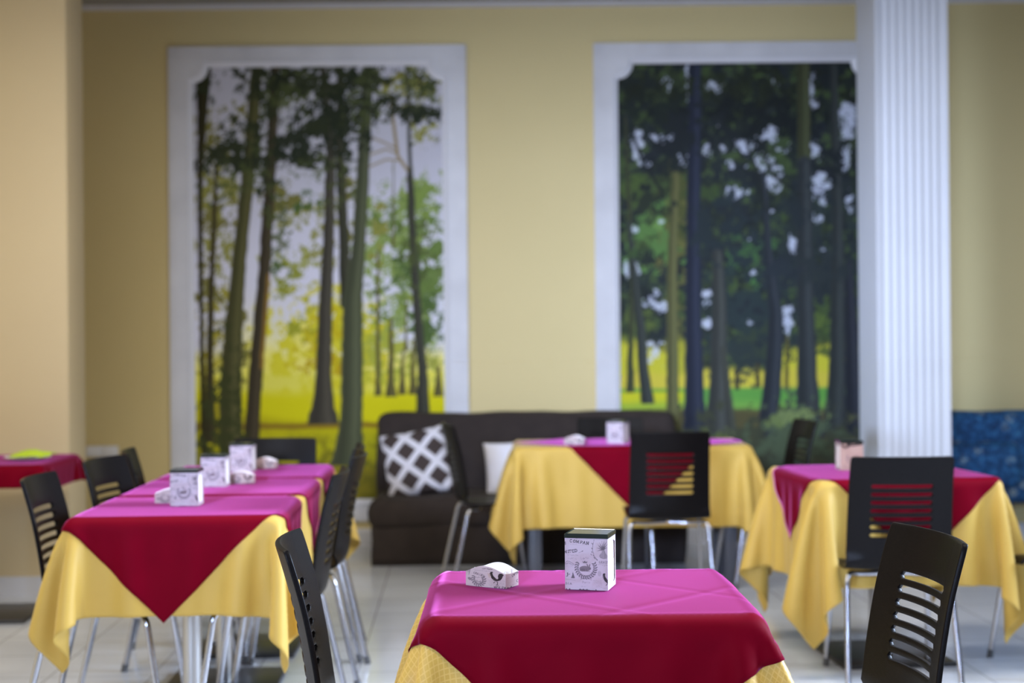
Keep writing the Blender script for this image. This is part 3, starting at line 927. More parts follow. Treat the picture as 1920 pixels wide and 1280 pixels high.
def table(name_label, loc, rz, hx, hy, style, posts=((0, 0),), ph=.035, base=.23):
    t = empty('dining_table', (loc[0], loc[1], 0), rz)
    box('tabletop', (-hx + .016, -hy + .016, TOP - .034), (hx - .016, hy - .016, TOP - .007), M['board'], t, bev=.006)
    zt = TOP - .034
    if style == 'legs':
        for (sx, sy) in ((-1, -1), (1, -1), (1, 1), (-1, 1)):
            x, y = sx * (hx - .11), sy * (hy - .09)
            box('leg', (x - ph, y - ph, 0), (x + ph, y + ph, zt), M['grey_leg'], t, bev=.006)
    else:
        bm = bmesh.new()
        if style == 'square':
            add_box(bm, (-ph, -ph, .018), (ph, ph, zt - .01))
            bmesh.ops.bevel(bm, geom=[e for e in bm.edges if abs((e.verts[0].co - e.verts[1].co).z) > .3], offset=.006, segments=3, affect='EDGES')
            o = from_bm('pedestal', bm, M['steel'], t)
        else:
            tube(bm, [(0, 0, .018), (0, 0, zt - .01)], ph, 24)
            o = from_bm('pedestal', bm, M['steel'], t)
        auto_smooth(o, 40)
        box('base_plate', (-base, -base, 0), (base, base, .018), M['black_metal'], t, bev=.004)
        bm = bmesh.new()
        for a in (45, 135):
            c_, s_ = math.cos(R(a)), math.sin(R(a))
            prism(bm, [(-.26 * c_ + .02 * s_, -.26 * s_ - .02 * c_), (.26 * c_ + .02 * s_, .26 * s_ - .02 * c_), (.26 * c_ - .02 * s_, .26 * s_ + .02 * c_), (-.26 * c_ - .02 * s_, -.26 * s_ + .02 * c_)], 'z', zt - .012 - .002 * (a > 90), zt - .001)
        from_bm('spider_bracket', bm, M['black_metal'], t)
    return props(t, name_label, 'table', 'dining tables')

# front table
FT = (0.152, 3.045); FR = R(0.5)
D = drape(.335, .305, (.36, .36), (.42, .42), seed=3, bend=.45)
table('small dining table nearest the camera, hidden under its cloths', FT, FR, .335, .305, 'round', ph=.03)
yellow_cloth(D, FT, FR, 'golden yellow checked tablecloth on the front table')
topper(D, FT, FR, 'creased maroon satin topper on the front table', (.025, -.035), .905,
       creases=(('p', -.115, .0013), ('p', .16, -.0012), ('q', .10, .0012), ('q', -.16, -.0012)))

# right table by the column
RT = (1.490, 5.79); RR = R(5.5)
D = drape(.372, .35, (.40, .40), (.39, .39), seed=8, swing=(0, -.2))
table('square dining table on a steel post and black base plate beside the white column', RT, RR, .372, .35, 'square', ph=.038)
yellow_cloth(D, RT, RR, 'yellow tablecloth with long hanging corners on the table beside the white column')
topper(D, RT, RR, 'maroon topper on the table beside the white column', (.025, -.015), .92)

# back table before the brown sofa
BT = (.622, 7.64); BR = R(0.0)
D = drape(.62, .30, (.36, .36), (.40, .40), seed=15, swing=(-.3, -.3))
table('wide dining table with dark grey legs standing before the brown sofa', BT, BR, .62, .30, 'legs', ph=.034)
yellow_cloth(D, BT, BR, 'yellow tablecloth on the wide table in front of the brown sofa')
topper(D, BT, BR, 'maroon topper lying as a diamond on the wide table before the brown sofa', (.03, 0), .92)

# row of three tables on the left
ROW = R(2.25)
def row_pt(x, t):      # x across, t along, from the middle of the row's front edge
    return (-1.062 + x * math.cos(ROW) - t * math.sin(ROW), 4.42 + x * math.sin(ROW) + t * math.cos(ROW))
RHX, RHY = .338, .312
specs = [('front', (None, RHY + .010), 21), ('middle', (-RHY - .010, RHY + .010), 22), ('far', (-RHY - .010, None), 23)]
place = {'front': 'nearest table of the left row', 'middle': 'middle table of the left row', 'far': 'farthest table of the left row'}
ROWC = []
for k, (nm, cl, sd) in enumerate(specs):
    c = row_pt(0, .325 + .652 * k)
    ROWC.append(c)
    D = drape(RHX, RHY, (.36, .36), ((.37 if k == 0 else .012), (.37 if k == 2 else .012)), seed=sd, swing=(.2, -.3 if k == 0 else 0))
    table('dining table on a round steel post, ' + place[nm], c, ROW, RHX, RHY, 'round', ph=.031, base=.21)
    yellow_cloth(D, c, ROW, 'yellow tablecloth of the ' + place[nm], cut=(.30, .30))
    topper(D, c, ROW, 'maroon topper of the ' + place[nm], (-.03 if k == 0 else 0, -.015), .86)

# small table in front of the cream pillar
LT = (-2.52, 6.83); LR = R(3)
D = drape(.35, .35, (.12, .12), (.10, .12), seed=31)
table('small dining table under a short maroon cloth before the cream pillar', LT, LR, .35, .35, 'round', ph=.03)
o = link('tablecloth', grid_mesh('tablecloth', D['P']), M['maroon'], loc=(LT[0], LT[1], TOP), rz=LR)
solid(o, .0012)
props(o, 'short maroon cloth on the small table before the cream pillar', 'tablecloth')

# ------------------------------------------------------------------ chairs
def chair_shell():
    prof = [(.222, .424), (.214, .438), (.19, .447), (.12, .449), (.02, .440), (-.08, .434), (-.145, .436), (-.178, .446), (-.196, .466), (-.205, .50), (-.212, .55), (-.222, .62), (-.236, .70), (-.252, .77), (-.278, .86)]
    P = [Vector((0, y, z)) for y, z in prof]
    # densify with Catmull-Rom
    dense = []
    for i in range(len(P) - 1):
        p0 = P[max(i-1, 0)]; p1 = P[i]; p2 = P[i+1]; p3 = P[min(i+2, len(P)-1)]
        for k in range(8):
            t = k / 8
            dense.append(.5 * ((2*p1) + (-p0+p2)*t + (2*p0-5*p1+4*p2-p3)*t*t + (-p0+3*p1-3*p2+p3)*t**3))
    dense.append(P[-1])
    # row heights: seat rows by index, back rows by z
    rows = [dense[i] for i in range(0, 9 * 8, 4)]
    zb = [.50, .525, .55]
    slots = []
    for k in range(7):
        z0 = .562 + k * .0302
        slots.append((z0, z0 + .0155))
    for (z0, z1) in slots:
        zb += [z0, (z0 + z1) / 2, z1]
    zb += [.785, .81, .835, .852, .86]
    dz = [p.z for p in dense[72:]]
    dy = [p.y for p in dense[72:]]
    rows += [Vector((0, float(np.interp(z, dz, dy)), z)) for z in zb]
    SX = .1125; SI = .106
    fr = [-1, -.97, -.85, -.75]
    def half(z):
        return float(np.interp(z, [.43, .50, .86], [.197, .192, .186]))
    bm = bmesh.new()
    grid = []
    inner = [-SX, -SI, -.07, -.035, 0, .035, .07, SI, SX]
    for r_ in rows:
        hwid = half(r_.z)
        seat_front = r_.y > .15
        if seat_front: hwid -= .02 * ((r_.y - .15) / .072) ** 2
        if r_.z > .845: hwid -= .006 * ((r_.z - .845) / .015) ** 2
        xs = [-hwid, -hwid + .006, -.165, -.135] + inner + [.135, .165, hwid - .006, hwid]
        back = min(1, max(0, (r_.z - .445) / .055))
        line_ = []
        for x in xs:
            f = (x / .19) ** 2
            line_.append(bm.verts.new((x, r_.y + back * .034 * f, r_.z + (1 - back) * .010 * f)))
        grid.append(line_)
    ia = 4; ib = 4 + len(inner) - 1
    zrow = [r_.z for r_ in rows]
    def in_slot(i):
        if rows[i].y > -.2: return None
        zm = (zrow[i] + zrow[i+1]) / 2
        for (z0, z1) in slots:
            if z0 < zm < z1: return 'lo' if zm < (z0 + z1) / 2 else 'hi'
        return None
    for i in range(len(grid) - 1):
        s = in_slot(i)
        for j in range(len(grid[0]) - 1):
            a, b, c_, d = grid[i][j], grid[i][j+1], grid[i+1][j+1], grid[i+1][j]
            if s and ia <= j < ib:
                if j == ia:
                    bm.faces.new((a, d, c_) if s == 'hi' else (a, d, b))
                elif j == ib - 1:
                    bm.faces.new((b, c_, d) if s == 'hi' else (b, c_, a))
                continue
            bm.faces.new((a, b, c_, d))
    me = bpy.data.meshes.new('seat_shell')
    for f in bm.faces: f.smooth = True
    loose = [v for v in bm.verts if not v.link_faces]
    bmesh.ops.delete(bm, geom=loose, context='VERTS')
    bmesh.ops.recalc_face_normals(bm, faces=bm.faces)
    bm.to_mesh(me)
    bm.free()
    return me

def make_chair():
    t = empty('dining_chair')
    sh = link('seat_shell', chair_shell(), M['wood'], t)
    md = sh.modifiers.new('thickness', 'SOLIDIFY')
    md.thickness = .012
    md.offset = 0
    bv = sh.modifiers.new('edges', 'BEVEL')
    bv.width = .002
    bv.segments = 2
    bv.limit_method = 'ANGLE'
    bv.angle_limit = R(50)
    for sx in (-1, 1):
        for rear in (False, True):
            if rear: pts = [(sx * .004, -.085, .416), (sx * .12, -.10, .412), (sx * .188, -.165, .428), (sx * .205, -.26, .012)]
            else:    pts = [(sx * .004, .07, .422), (sx * .12, .085, .418), (sx * .182, .14, .428), (sx * .20, .205, .012)]
            bm = bmesh.new()
            tube(bm, round_path(pts, .05, 7), .0105, 12)
            lg = from_bm('leg', bm, M['chrome'], t, smooth=True)
            auto_smooth(lg, 60)
            bm = bmesh.new()
            f = Vector(pts[-1])
            d = (Vector(pts[-1]) - Vector(pts[-2])).normalized()
            tube(bm, [f - d * .02, f + d * .006, (f.x + d.x * .012, f.y + d.y * .012, 0.0)], .0128, 12)
            fc = from_bm('foot_cap', bm, M['rubber'], lg, smooth=True)
            auto_smooth(fc, 50)
    return t

CH = make_chair()
CHAIRS = [  # top of the backrest x, y; heading it faces in degrees from +x; label
    (-.513, 3.10, 4.5, 'black slatted chair at the left side of the front table'),
    (.938, 3.12, 188, 'black slatted chair at the right side of the front table'),
    (1.412, 5.13, 88, 'black chair with its back to the camera beside the white column'),
    (2.41, 5.56, 182, 'chair cut by the right photo edge, only its black seat showing'),
    (.743, 6.68, 90, 'black chair, back to the camera, at the table before the brown sofa'),
    (-.375, 7.57, 10, 'black chair at the left end of the table before the brown sofa'),
    (1.600, 7.62, 187, 'black chair at the right end of the table before the brown sofa'),
    (.55, 8.07, 270, 'chair between the brown sofa and its table, only the top of its back showing'),
    (-1.596, 4.69, 2, 'black slatted chair on the left side of the table row, nearest the camera'),
    (-1.588, 5.42, -8, 'black chair on the left side of the table row, second from the camera'),
    (-1.600, 5.83, 11, 'black chair on the left side of the table row, farthest and seen edge on'),
    (-.557, 4.79, 182, 'black chair on the aisle side of the table row, nearest the camera'),
    (-.572, 5.52, 181, 'black chair on the aisle side of the table row, the middle one'),
    (-.625, 5.97, 184, 'black chair on the aisle side of the table row, farthest from the camera'),
    (-1.085, 6.52, 272, 'black chair at the far head of the table row before the bright mural'),
]
for i, (bx, by, hd, lab) in enumerate(CHAIRS):
    o = CH if i == 0 else copy_tree(CH)
    f = Vector((math.cos(R(hd)), math.sin(R(hd))))
    o.location = (bx + .278 * f.x, by + .278 * f.y, 0)
    o.rotation_euler = (0, 0, math.atan2(-f.x, f.y))
    props(o, lab, 'chair', 'black slatted chairs around the tables')

# ------------------------------------------------------------------ printed napkin tins and sugar holders
def tin_front():
    rng = np.random.default_rng(5)
    c = Canvas(395, 320, 985, 1075, 190, 244, (206, 198, 212))
    n = vnoise(rng, c.h, c.w, 50, 4)
    c.mask(sstep(.45, .75, n) * .5, (192, 176, 184))
    c.mask((np.clip(np.abs(c.X - 690) / 295 - .75, 0, 1) * 1.6), (180, 166, 172))
    K = (52, 46, 52); G = (112, 104, 114); LG = (150, 142, 152)
    xs = [470, 516, 556, 610, 652, 696]; ys = [346, 351, 356, 362, 368, 374]
    for ch, x, y in zip('COMPAN', xs, ys):
        word(c, ch, x, y, 38 if ch == 'M' else 32, 38, 8, K, rot=.12)
    for ch, x, y in zip('MITED', [384, 424, 448, 488, 530], [512, 508, 503, 498, 490]):
        word(c, ch, x, y, 36, 38, 7.5, K, rot=-.14)
    word(c, 'S', 392, 385, 20, 40, 8, K)
    c.line([(590, 536), (645, 512)], 3, G); c.ell(640, 512, 12, 6, K, .8, -.4)
    scribble(rng, c, 470, 560, 420, 6, LG, .7, 3); scribble(rng, c, 520, 700, 425, 5, LG, .6, 3)
    scribble(rng, c, 430, 580, 575, 8, LG, .8, 4); scribble(rng, c, 440, 560, 625, 14, LG, .8, 5)
    for k in range(4): scribble(rng, c, 400, 505, 690 + 18 * k, 5, LG, .75, 3)
    c.line([(398, 690), (430, 662), (470, 672), (520, 705)], 5, G); c.line([(398, 705), (450, 690), (515, 720)], 4, G)
    # plant in a vase inside an oval vine
    c.line([(800, 345), (782, 420), (778, 500), (800, 580), (850, 640)], 5, G)
    for (x, y) in ((770, 470), (768, 520), (790, 570), (775, 400), (810, 610), (835, 630), (800, 600), (760, 560)):
        c.ell(x, y, 14, 6, G, .8, 1.0)
    for (x, y, a) in ((835, 460, 0), (850, 410, 0), (872, 380, 0), (905, 356, 0), (940, 346, 0), (972, 356, 0), (984, 400, 0), (842, 505, 0), (984, 450, 0), (860, 435, 0)):
        c.line([(925, 492), ((925 + x) / 2 - 3, (492 + y) / 2 - 8), (x, y)], [12, 9, 2], (104, 96, 106))
    c.poly([(905, 490), (945, 490), (955, 530), (985, 570), (975, 605), (920, 612), (880, 600), (872, 560), (900, 530)], (158, 150, 160))
    c.line([(880, 555), (872, 580), (890, 604), (930, 612), (975, 604)], 4, G); c.line([(935, 500), (950, 560), (945, 605)], 14, (128, 120, 130), .6)
    word(c, 'GRAIN', 866, 648, 22, 32, 4.5, (110, 100, 112), step=27)
    c.line([(850, 698), (985, 700)], 3, LG); scribble(rng, c, 910, 985, 712, 8, G, .7, 4)
    # wreath, rabbit, crown
    wreath(c, 685, 752, 128, 140, -28, 208, 19, 30, (92, 86, 96))
    c.line([(610, 925), (685, 890), (760, 925)], 5, G); c.line([(610, 905), (690, 915), (755, 900)], 4, G)
    c.ell(668, 765, 72, 40, (132, 122, 130)); c.ell(640, 785, 40, 22, (104, 94, 102), .7); c.ell(727, 762, 28, 24, (124, 114, 122))
    c.ell(708, 720, 9, 28, (124, 114, 122), 1, -.35); c.ell(735, 722, 8, 28, (110, 100, 108), 1, .25)
    c.line([(600, 800), (740, 803)], 6, (120, 110, 118)); c.line([(690, 770), (700, 800)], 6, (92, 84, 92)); c.ell(735, 757, 4, 4, (40, 36, 40))
    for k in range(7): c.line([(610 + 14 * k, 745), (622 + 14 * k, 782)], 3, (96, 88, 96), .6)
    c.poly([(636, 655), (655, 668), (670, 650), (688, 668), (706, 655), (698, 682), (645, 682)], (110, 104, 112))
    word(c, 'Le', 610, 596, 26, 34, 4, LG); scribble(rng, c, 665, 740, 615, 16, LG, .9, 4)
    word(c, 'J', 408, 836, 34, 48, 8, K); scribble(rng, c, 440, 465, 852, 8, K, .8, 5)
    c.poly([(480, 908), (500, 850), (505, 815), (515, 850), (532, 908)], (104, 98, 106)); c.line([(400, 925), (540, 938)], 4, LG)
    word(c, 'DIA', 402, 976, 24, 26, 5, G, rot=-.05)
    word(c, 'Paris', 634, 948, 22, 28, 3.5, LG, step=22); scribble(rng, c, 620, 680, 1020, 10, LG, .8, 4)
    for k in range(5): scribble(rng, c, 780 + 10 * k, 900, 935 + 22 * k, 5, LG, .8, 3)
    scribble(rng, c, 905, 980, 1040, 5, LG, .7, 3)
    c.ell(870, 830, 26, 40, LG, .35)
    rooster(c, 922, 826, 205, (36, 30, 32))
    for x in (405, 595, 640, 690, 812, 450): c.poly([(x, 1062), (x + 14, 1060), (x + 20, 1076), (x + 2, 1076)], K)
    c.line([(590, 1072), (730, 1074)], 8, (70, 62, 66))
    c.poly([(545, 320), (585, 320), (560, 330)], K)
    return c

def tin_back():
    rng = np.random.default_rng(9)
    c = Canvas(0, 0, 590, 755, 95, 122, (212, 182, 168))
    n = vnoise(rng, c.h, c.w, 30, 4)
    c.mask(sstep(.45, .75, n) * .5, (196, 164, 150))
    K = (40, 32, 32); G = (120, 108, 112)
    c.line([(40, 60), (120, 130), (220, 90), (180, 40), (330, 70), (560, 30)], 46, K)
    c.line([(40, 20), (560, 15)], 22, (70, 58, 56))
    wreath(c, 300, 430, 130, 140, -28, 208, 15, 30, G)
    c.ell(300, 440, 70, 42, (132, 120, 124))
    for k in range(6): scribble(rng, c, 60, 520, 600 + 22 * k, 8, G, .6, 5)
    return c

TW, TD, TH = .0935, .088, .120        # printed tin with openings at both sides
def napkin_tin():
    t = empty('napkin_tin')
    parts_P = []
    cf, cb = tin_front(), tin_back()
    def grid(nx, nz, org, du, canv):
        x = np.linspace(0, 1, nx); z = np.linspace(0, 1, nz)
        P = np.zeros((nx, nz, 3))
        P += np.asarray(org)
        P += x[:, None, None] * np.asarray(du)
        P[..., 2] += z[None, :] * TH * .925
        return P, canv.sample(nx, nz) * np.array([.86, .80, .80])
    hw, hd = TW / 2, TD / 2
    mats = M['tin']
    meshes = [grid(170, 218, (-hw, -hd, .0), (TW, 0, 0), cf) + (None,), grid(60, 78, (hw, hd, .0), (-TW, 0, 0), cb) + (None,)]
    for s in (-1, 1):
        nx, nz = 24, 40
        org = (s * hw, -s * hd * -1 * -1, .0) if False else ((hw, -hd, 0) if s > 0 else (-hw, hd, 0))
        P, C = grid(nx, nz, org, (0, s * TD, 0), cb)
        C[:] = C * .15 + lin((196, 184, 194)) * .85
        xx = np.linspace(0, 1, nx)[:-1] + .5 / (nx - 1); zz = np.linspace(0, 1, nz)[:-1] + .5 / (nz - 1)
        XX, ZZ = np.meshgrid(xx, zz, indexing='ij')
        hole = (np.abs(XX - .5) < .40) & (ZZ > .09) & (ZZ < .90)
        corner = (np.abs(XX - .5) > .34) & ((ZZ < .12) | (ZZ > .86))
        meshes.append((P, C, ~(hole & ~corner)))
    bm = bmesh.new()
    tmp = []
    for k, (P, C, mk) in enumerate(meshes):
        me = grid_mesh('tin_side', P, mk, colour=C)
        bm.from_mesh(me)
        tmp.append(me)
    bmesh.ops.remove_doubles(bm, verts=bm.verts[:], dist=.00005)
    me = bpy.data.meshes.new('tin_body')
    bm.to_mesh(me)
    bm.free()
    for x in tmp: bpy.data.meshes.remove(x)
    b = link('tin_body', me, M['tin'], t)
    b.data.polygons.foreach_set('use_smooth', [False] * len(b.data.polygons))
    box('base', (-hw + .001, -hd + .001, .0), (hw - .001, hd - .001, .003), M['white_card'], t)
    bm = bmesh.new()
    add_box(bm, (-hw - .001, -hd - .001, TH * .92), (hw + .001, hd + .001, TH))
    bmesh.ops.bevel(bm, geom=[e for e in bm.edges if all(v.co.z > TH - .001 for v in e.verts)], offset=.0016, segments=2, affect='EDGES')
    ft = max((f for f in bm.faces if f.normal.z > .9), key=lambda f: f.calc_area())
    bmesh.ops.inset_region(bm, faces=[ft], thickness=.004, depth=-.0012)
    from_bm('lid', bm, M['lid'], t)
    return t
TIN = napkin_tin()
def napkins():
    bm = bmesh.new()
    hw, hd = TW / 2 - .0022, TD / 2 - .004
    for (z0, z1, dx) in ((.0035, TH * .49, 0), (TH * .49, TH * .86, -.0006)):
        add_box(bm, (-hw - dx, -hd, z0), (hw + dx, hd, z1))
    bmesh.ops.bevel(bm, geom=bm.edges[:], offset=.001, segments=1, affect='EDGES')
    return from_bm('napkin_stack', bm, M['white_card'])
NAP = napkins()
TZ = TOP + .0062
TINS = [
    (.166, 3.085, -15, 'the front table', 'sharp'),
    (-1.092, 4.76, 1, 'the nearest table of the left row', ''),
    (-1.130, 5.40, 0, 'the middle table of the left row', ''),
    (-1.142, 6.02, 0, 'the farthest table of the left row', ''),
    (.556, 7.52, -24, 'the table before the brown sofa', ''),
    (1.385, 5.86, 181, 'the table beside the white column', ''),
]
for i, (x, y, a, where, _) in enumerate(TINS):
    o = TIN if i == 0 else copy_tree(TIN)
    o.location = (x, y, TZ)
    o.rotation_euler = (0, 0, R(a))
    props(o, 'dark-lidded napkin tin on ' + where, 'napkin holder', 'printed napkin tins on the tables')
    o = NAP if i == 0 else copy_tree(NAP)
    o.location = (x, y, TZ)
    o.rotation_euler = (0, 0, R(a))
    props(o, 'white napkins in the tin on ' + where, 'napkins', 'napkin stacks in the tins')

def holder_canvas():
    rng = np.random.default_rng(12)
    c = Canvas(0, 0, 1000, 470, 240, 113, (206, 192, 192))       # 0..725 long side, 725..1000 short side
    n = vnoise(rng, c.h, c.w, 40, 4)
    c.mask(sstep(.45, .75, n) * .45, (190, 172, 172))
    K = (52, 44, 46); G = (112, 102, 108); LG = (156, 144, 150)
    xs = [158, 193, 227, 262, 297, 332]; ys = [150, 152, 158, 168, 180, 196]
    for ch, x, y, r_ in zip('GRAINS', xs, ys, (.05, .1, .16, .22, .26, .3)):
        word(c, ch, x, y, 28, 44, 6.5, (86, 76, 82), rot=r_)
    word(c, 'No', 195, 330, 34, 44, 6, G); word(c, '4', 262, 330, 34, 44, 6, G)
    scribble(rng, c, 200, 300, 262, 12, G, .9, 6)
    wreath(c, 250, 310, 105, 120, -30, 210, 13, 40, (104, 96, 102))
    c.line([(95, 60), (75, 150), (60, 230)], 9, G); c.ell(55, 120, 24, 50, LG, .6, .3); c.ell(78, 310, 40, 30, G, .7, .5)
    scribble(rng, c, 170, 480, 105, 8, LG, .8, 7); scribble(rng, c, 320, 500, 60, 9, K, .8, 9)
    c.poly([(410, 150), (470, 150), (500, 230), (440, 250)], (196, 172, 158), .7)
    rooster(c, 470, 118, 285, (34, 28, 30))
    for k in range(6): scribble(rng, c, 430 + 10 * (k % 3), 720, 300 + 26 * k, 9, LG, .8, 4)
    word(c, 'HOLEZ', 530, 430, 34, 50, 9, K)
    word(c, 'EWTN', 850, 205, 30, 44, 8, K, rot=-.35, step=38)
    word(c, 'C', 960, 330, 32, 60, 9, K); scribble(rng, c, 800, 960, 420, 10, LG, .8, 5); scribble(rng, c, 760, 900, 250, 8, LG, .7, 4)
    for x in (700, 760, 830): c.poly([(x, 445), (x + 22, 440), (x + 26, 470), (x, 470)], K, .8)
    return c
HL, HWD, HH = .102, .054, .046
def sugar_holder():
    t = empty('sugar_holder')
    can = holder_canvas()
    rr = .006
    # walk round the plan counter-clockwise from the front left corner
    path = []
    for (a, b, side) in (((-HL/2, -HWD/2), (HL/2, -HWD/2), 0), ((HL/2, -HWD/2), (HL/2, HWD/2), 1), ((HL/2, HWD/2), (-HL/2, HWD/2), 2), ((-HL/2, HWD/2), (-HL/2, -HWD/2), 3)):
        n = 150 if side == 0 else (60 if side == 1 else 40)
        for k in range(n):
            tt = k / n
            x = a[0] + (b[0] - a[0]) * tt; y = a[1] + (b[1] - a[1]) * tt
            if side in (0, 2): y += (-1 if side == 0 else 1) * .004 * math.sin(PI * tt)
            h = HH * ((.68 + .32 * math.sin(PI * tt) ** 1.2) if side in (0, 2) else (.68 - .02 * math.sin(PI * tt)))
            path.append((x, y, h, side, tt))
    nz = 60
    nP = len(path)
    P = np.zeros((nP + 1, nz, 3)); C = np.zeros((nP + 1, nz, 3))
    img = lin(can.img) * np.array([.86, .80, .80])
    for i in range(nP + 1):
        x, y, h, side, tt = path[i % nP]
        if side in (0, 2): u = 725 * tt
        else: u = 725 + 275 * tt
        if i == nP: u = 1000 * .999
        ii = min(can.w - 1, int(u / 1000 * can.w))
        for j in range(nz):
            z = h * j / (nz - 1)
            P[i, j] = (x, y, z)
            C[i, j] = img[min(can.h - 1, int((1 - z / HH) * (can.h - 1))), ii]
    me = grid_mesh('tin_body', P, colour=C)
    o = link('tin_body', me, [M['tin'], M['white_card']], t)
    md = o.modifiers.new('thickness', 'SOLIDIFY')
    md.thickness = .0012
    md.offset = -1
    md.material_offset = 1
    md.material_offset_rim = 1
    box('base', (-HL/2 + .0015, -HWD/2 + .0015, .0005), (HL/2 - .0015, HWD/2 - .0015, .002), M['white_card'], t)
    return t
HOLD = sugar_holder()
def packet():
    bm = bmesh.new()
    add_box(bm, (-.021, -.0028, 0), (.021, .0028, .034))
    bmesh.ops.bevel(bm, geom=[e for e in bm.edges if abs(e.verts[0].co.y - e.verts[1].co.y) < 1e-6], offset=.002, segments=2, affect='EDGES')
    return from_bm('sugar_packet', bm, M['white_card'])
PK = packet()
HOLDERS = [
    (-.048, 3.115, -31, 'the front table', 5),
    (-1.165, 4.84, 8, 'the nearest table of the left row', 4),
    (-1.052, 5.50, 4, 'the middle table of the left row', 4),
    (-1.075, 6.16, -6, 'the farthest table of the left row', 4),
    (.325, 7.45, -14, 'the table before the brown sofa', 4),
]
first = True
for i, (x, y, a, where, n) in enumerate(HOLDERS):
    o = HOLD if i == 0 else copy_tree(HOLD)
    o.location = (x, y, TZ)
    o.rotation_euler = (0, 0, R(a))
    props(o, 'low wavy-rimmed sugar tin on ' + where, 'sugar holder', 'printed sugar tins on the tables')
    for k in range(n):
        p = PK if first else copy_tree(PK)
        first = False
        lx, ly, zz = ((-.004, .006, .004), (.018, .013, .001), (.006, -.004, .0), (-.02, -.012, .001), (.022, -.015, .0))[k]
        ca, sa = math.cos(R(a)), math.sin(R(a))
        p.location = (x + lx * ca - ly * sa, y + lx * sa + ly * ca, TZ + .0025 + zz * (.5 if i else 1))
        p.rotation_euler = (R((6, -8, 5, -5, 3)[k]), 0, R(a + (8, -10, 12, -6, 9)[k]))
        props(p, 'white sugar packet in the tin on ' + where, 'sugar packet', 'sugar packets in the tin on ' + where)

# ------------------------------------------------------------------ soft furniture
def soft_box(name, lo, hi, r, mat, parent, wob=.008, seed=0, div=.05):
    """rounded, slightly uneven upholstered block"""
    lo = np.array(lo); hi = np.array(hi)
    bm = bmesh.new()
    n = np.maximum(2, ((hi - lo) / div).astype(int))
    c0 = (lo + hi) / 2; h = (hi - lo) / 2
    rng = random.Random(seed)
    ph = [rng.uniform(0, 6) for _ in range(9)]
    verts = {}
    def vert(i, j, k):
        key = (i, j, k)
        if key in verts: return verts[key]
        p = np.array([-1 + 2 * i / n[0], -1 + 2 * j / n[1], -1 + 2 * k / n[2]]) * h
        core = np.clip(p, -(h - r), h - r)
        d = p - core
        L = np.linalg.norm(d)
        if L > 0: p = core + d / L * r
        w_ = wob * (math.sin(p[0] * 9 + ph[0] + 3 * math.sin(p[2] * 6 + ph[1])) + math.sin(p[0] * 21 + ph[2] + p[1] * 13) * .5 + math.sin(p[2] * 17 + ph[3] + p[0] * 5) * .5) * .5
        nn = p / (h + 1e-6)
        ax = int(np.abs(nn).argmax())
        p = p.copy()
        p[ax] += math.copysign(1, p[ax]) * (w_ - wob * .9)
        verts[key] = bm.verts.new(p + c0)
        return verts[key]
    for ax in range(3):
        a, b = [x for x in range(3) if x != ax]
        for side in (0, n[ax]):
            for i in range(n[a]):
                for j in range(n[b]):
                    q = []
                    for (di, dj) in ((0, 0), (1, 0), (1, 1), (0, 1)):
                        ijk = [0, 0, 0]
                        ijk[ax] = side; ijk[a] = i + di; ijk[b] = j + dj
                        q.append(vert(*ijk))
                    bm.faces.new(q)
    return from_bm(name, bm, mat, parent, smooth=True)

SF = empty('sofa', (.09, 8.25, 0))
props(SF, 'dark brown fabric covered sofa against the yellow wall between the murals', 'sofa')
bk = soft_box('backrest', (-.945, .56, .30), (.935, .80, .862), .07, M['brown'], SF, .008, 1)
for vx in bk.data.vertices:      # lean of the backrest
    vx.co.y -= (0.80 - vx.co.z) * .18 - .02
soft_box('seat', (-.945, -.04, .20), (.94, .64, .405), .09, M['brown'], SF, .010, 2)
sk = soft_box('skirt', (-.935, -.015, .0), (.93, .60, .26), .03, M['brown'], SF, .010, 3)
for vx in sk.data.vertices:
    if vx.co.z < .02: vx.co.z = .0
    vx.co.z = max(0.0, vx.co.z)

AC = empty('armchair', (2.52, 8.345, 0))
props(AC, 'blue flowered armchair against the wall at the right edge, behind the white column', 'armchair')
soft_box('backrest', (-.25, .44, .26), (.85, .70, .845), .08, M['blue'], AC, .006, 4)
soft_box('backrest_cushion', (-.25, .30, .36), (.60, .50, .66), .08, M['blue'], AC, .006, 7)
soft_box('seat', (-.27, .02, .07), (.45, .50, .42), .10, M['blue'], AC, .006, 5)
for (sx, sy) in ((-.2, .08), (.34, .08), (-.2, .62), (.78, .62)):
    bm = bmesh.new()
    tube(bm, [(sx, sy, 0), (sx, sy, .10 if sy < .5 else .28)], .022, 12)
    from_bm('leg', bm, M['black_metal'], AC, smooth=False)

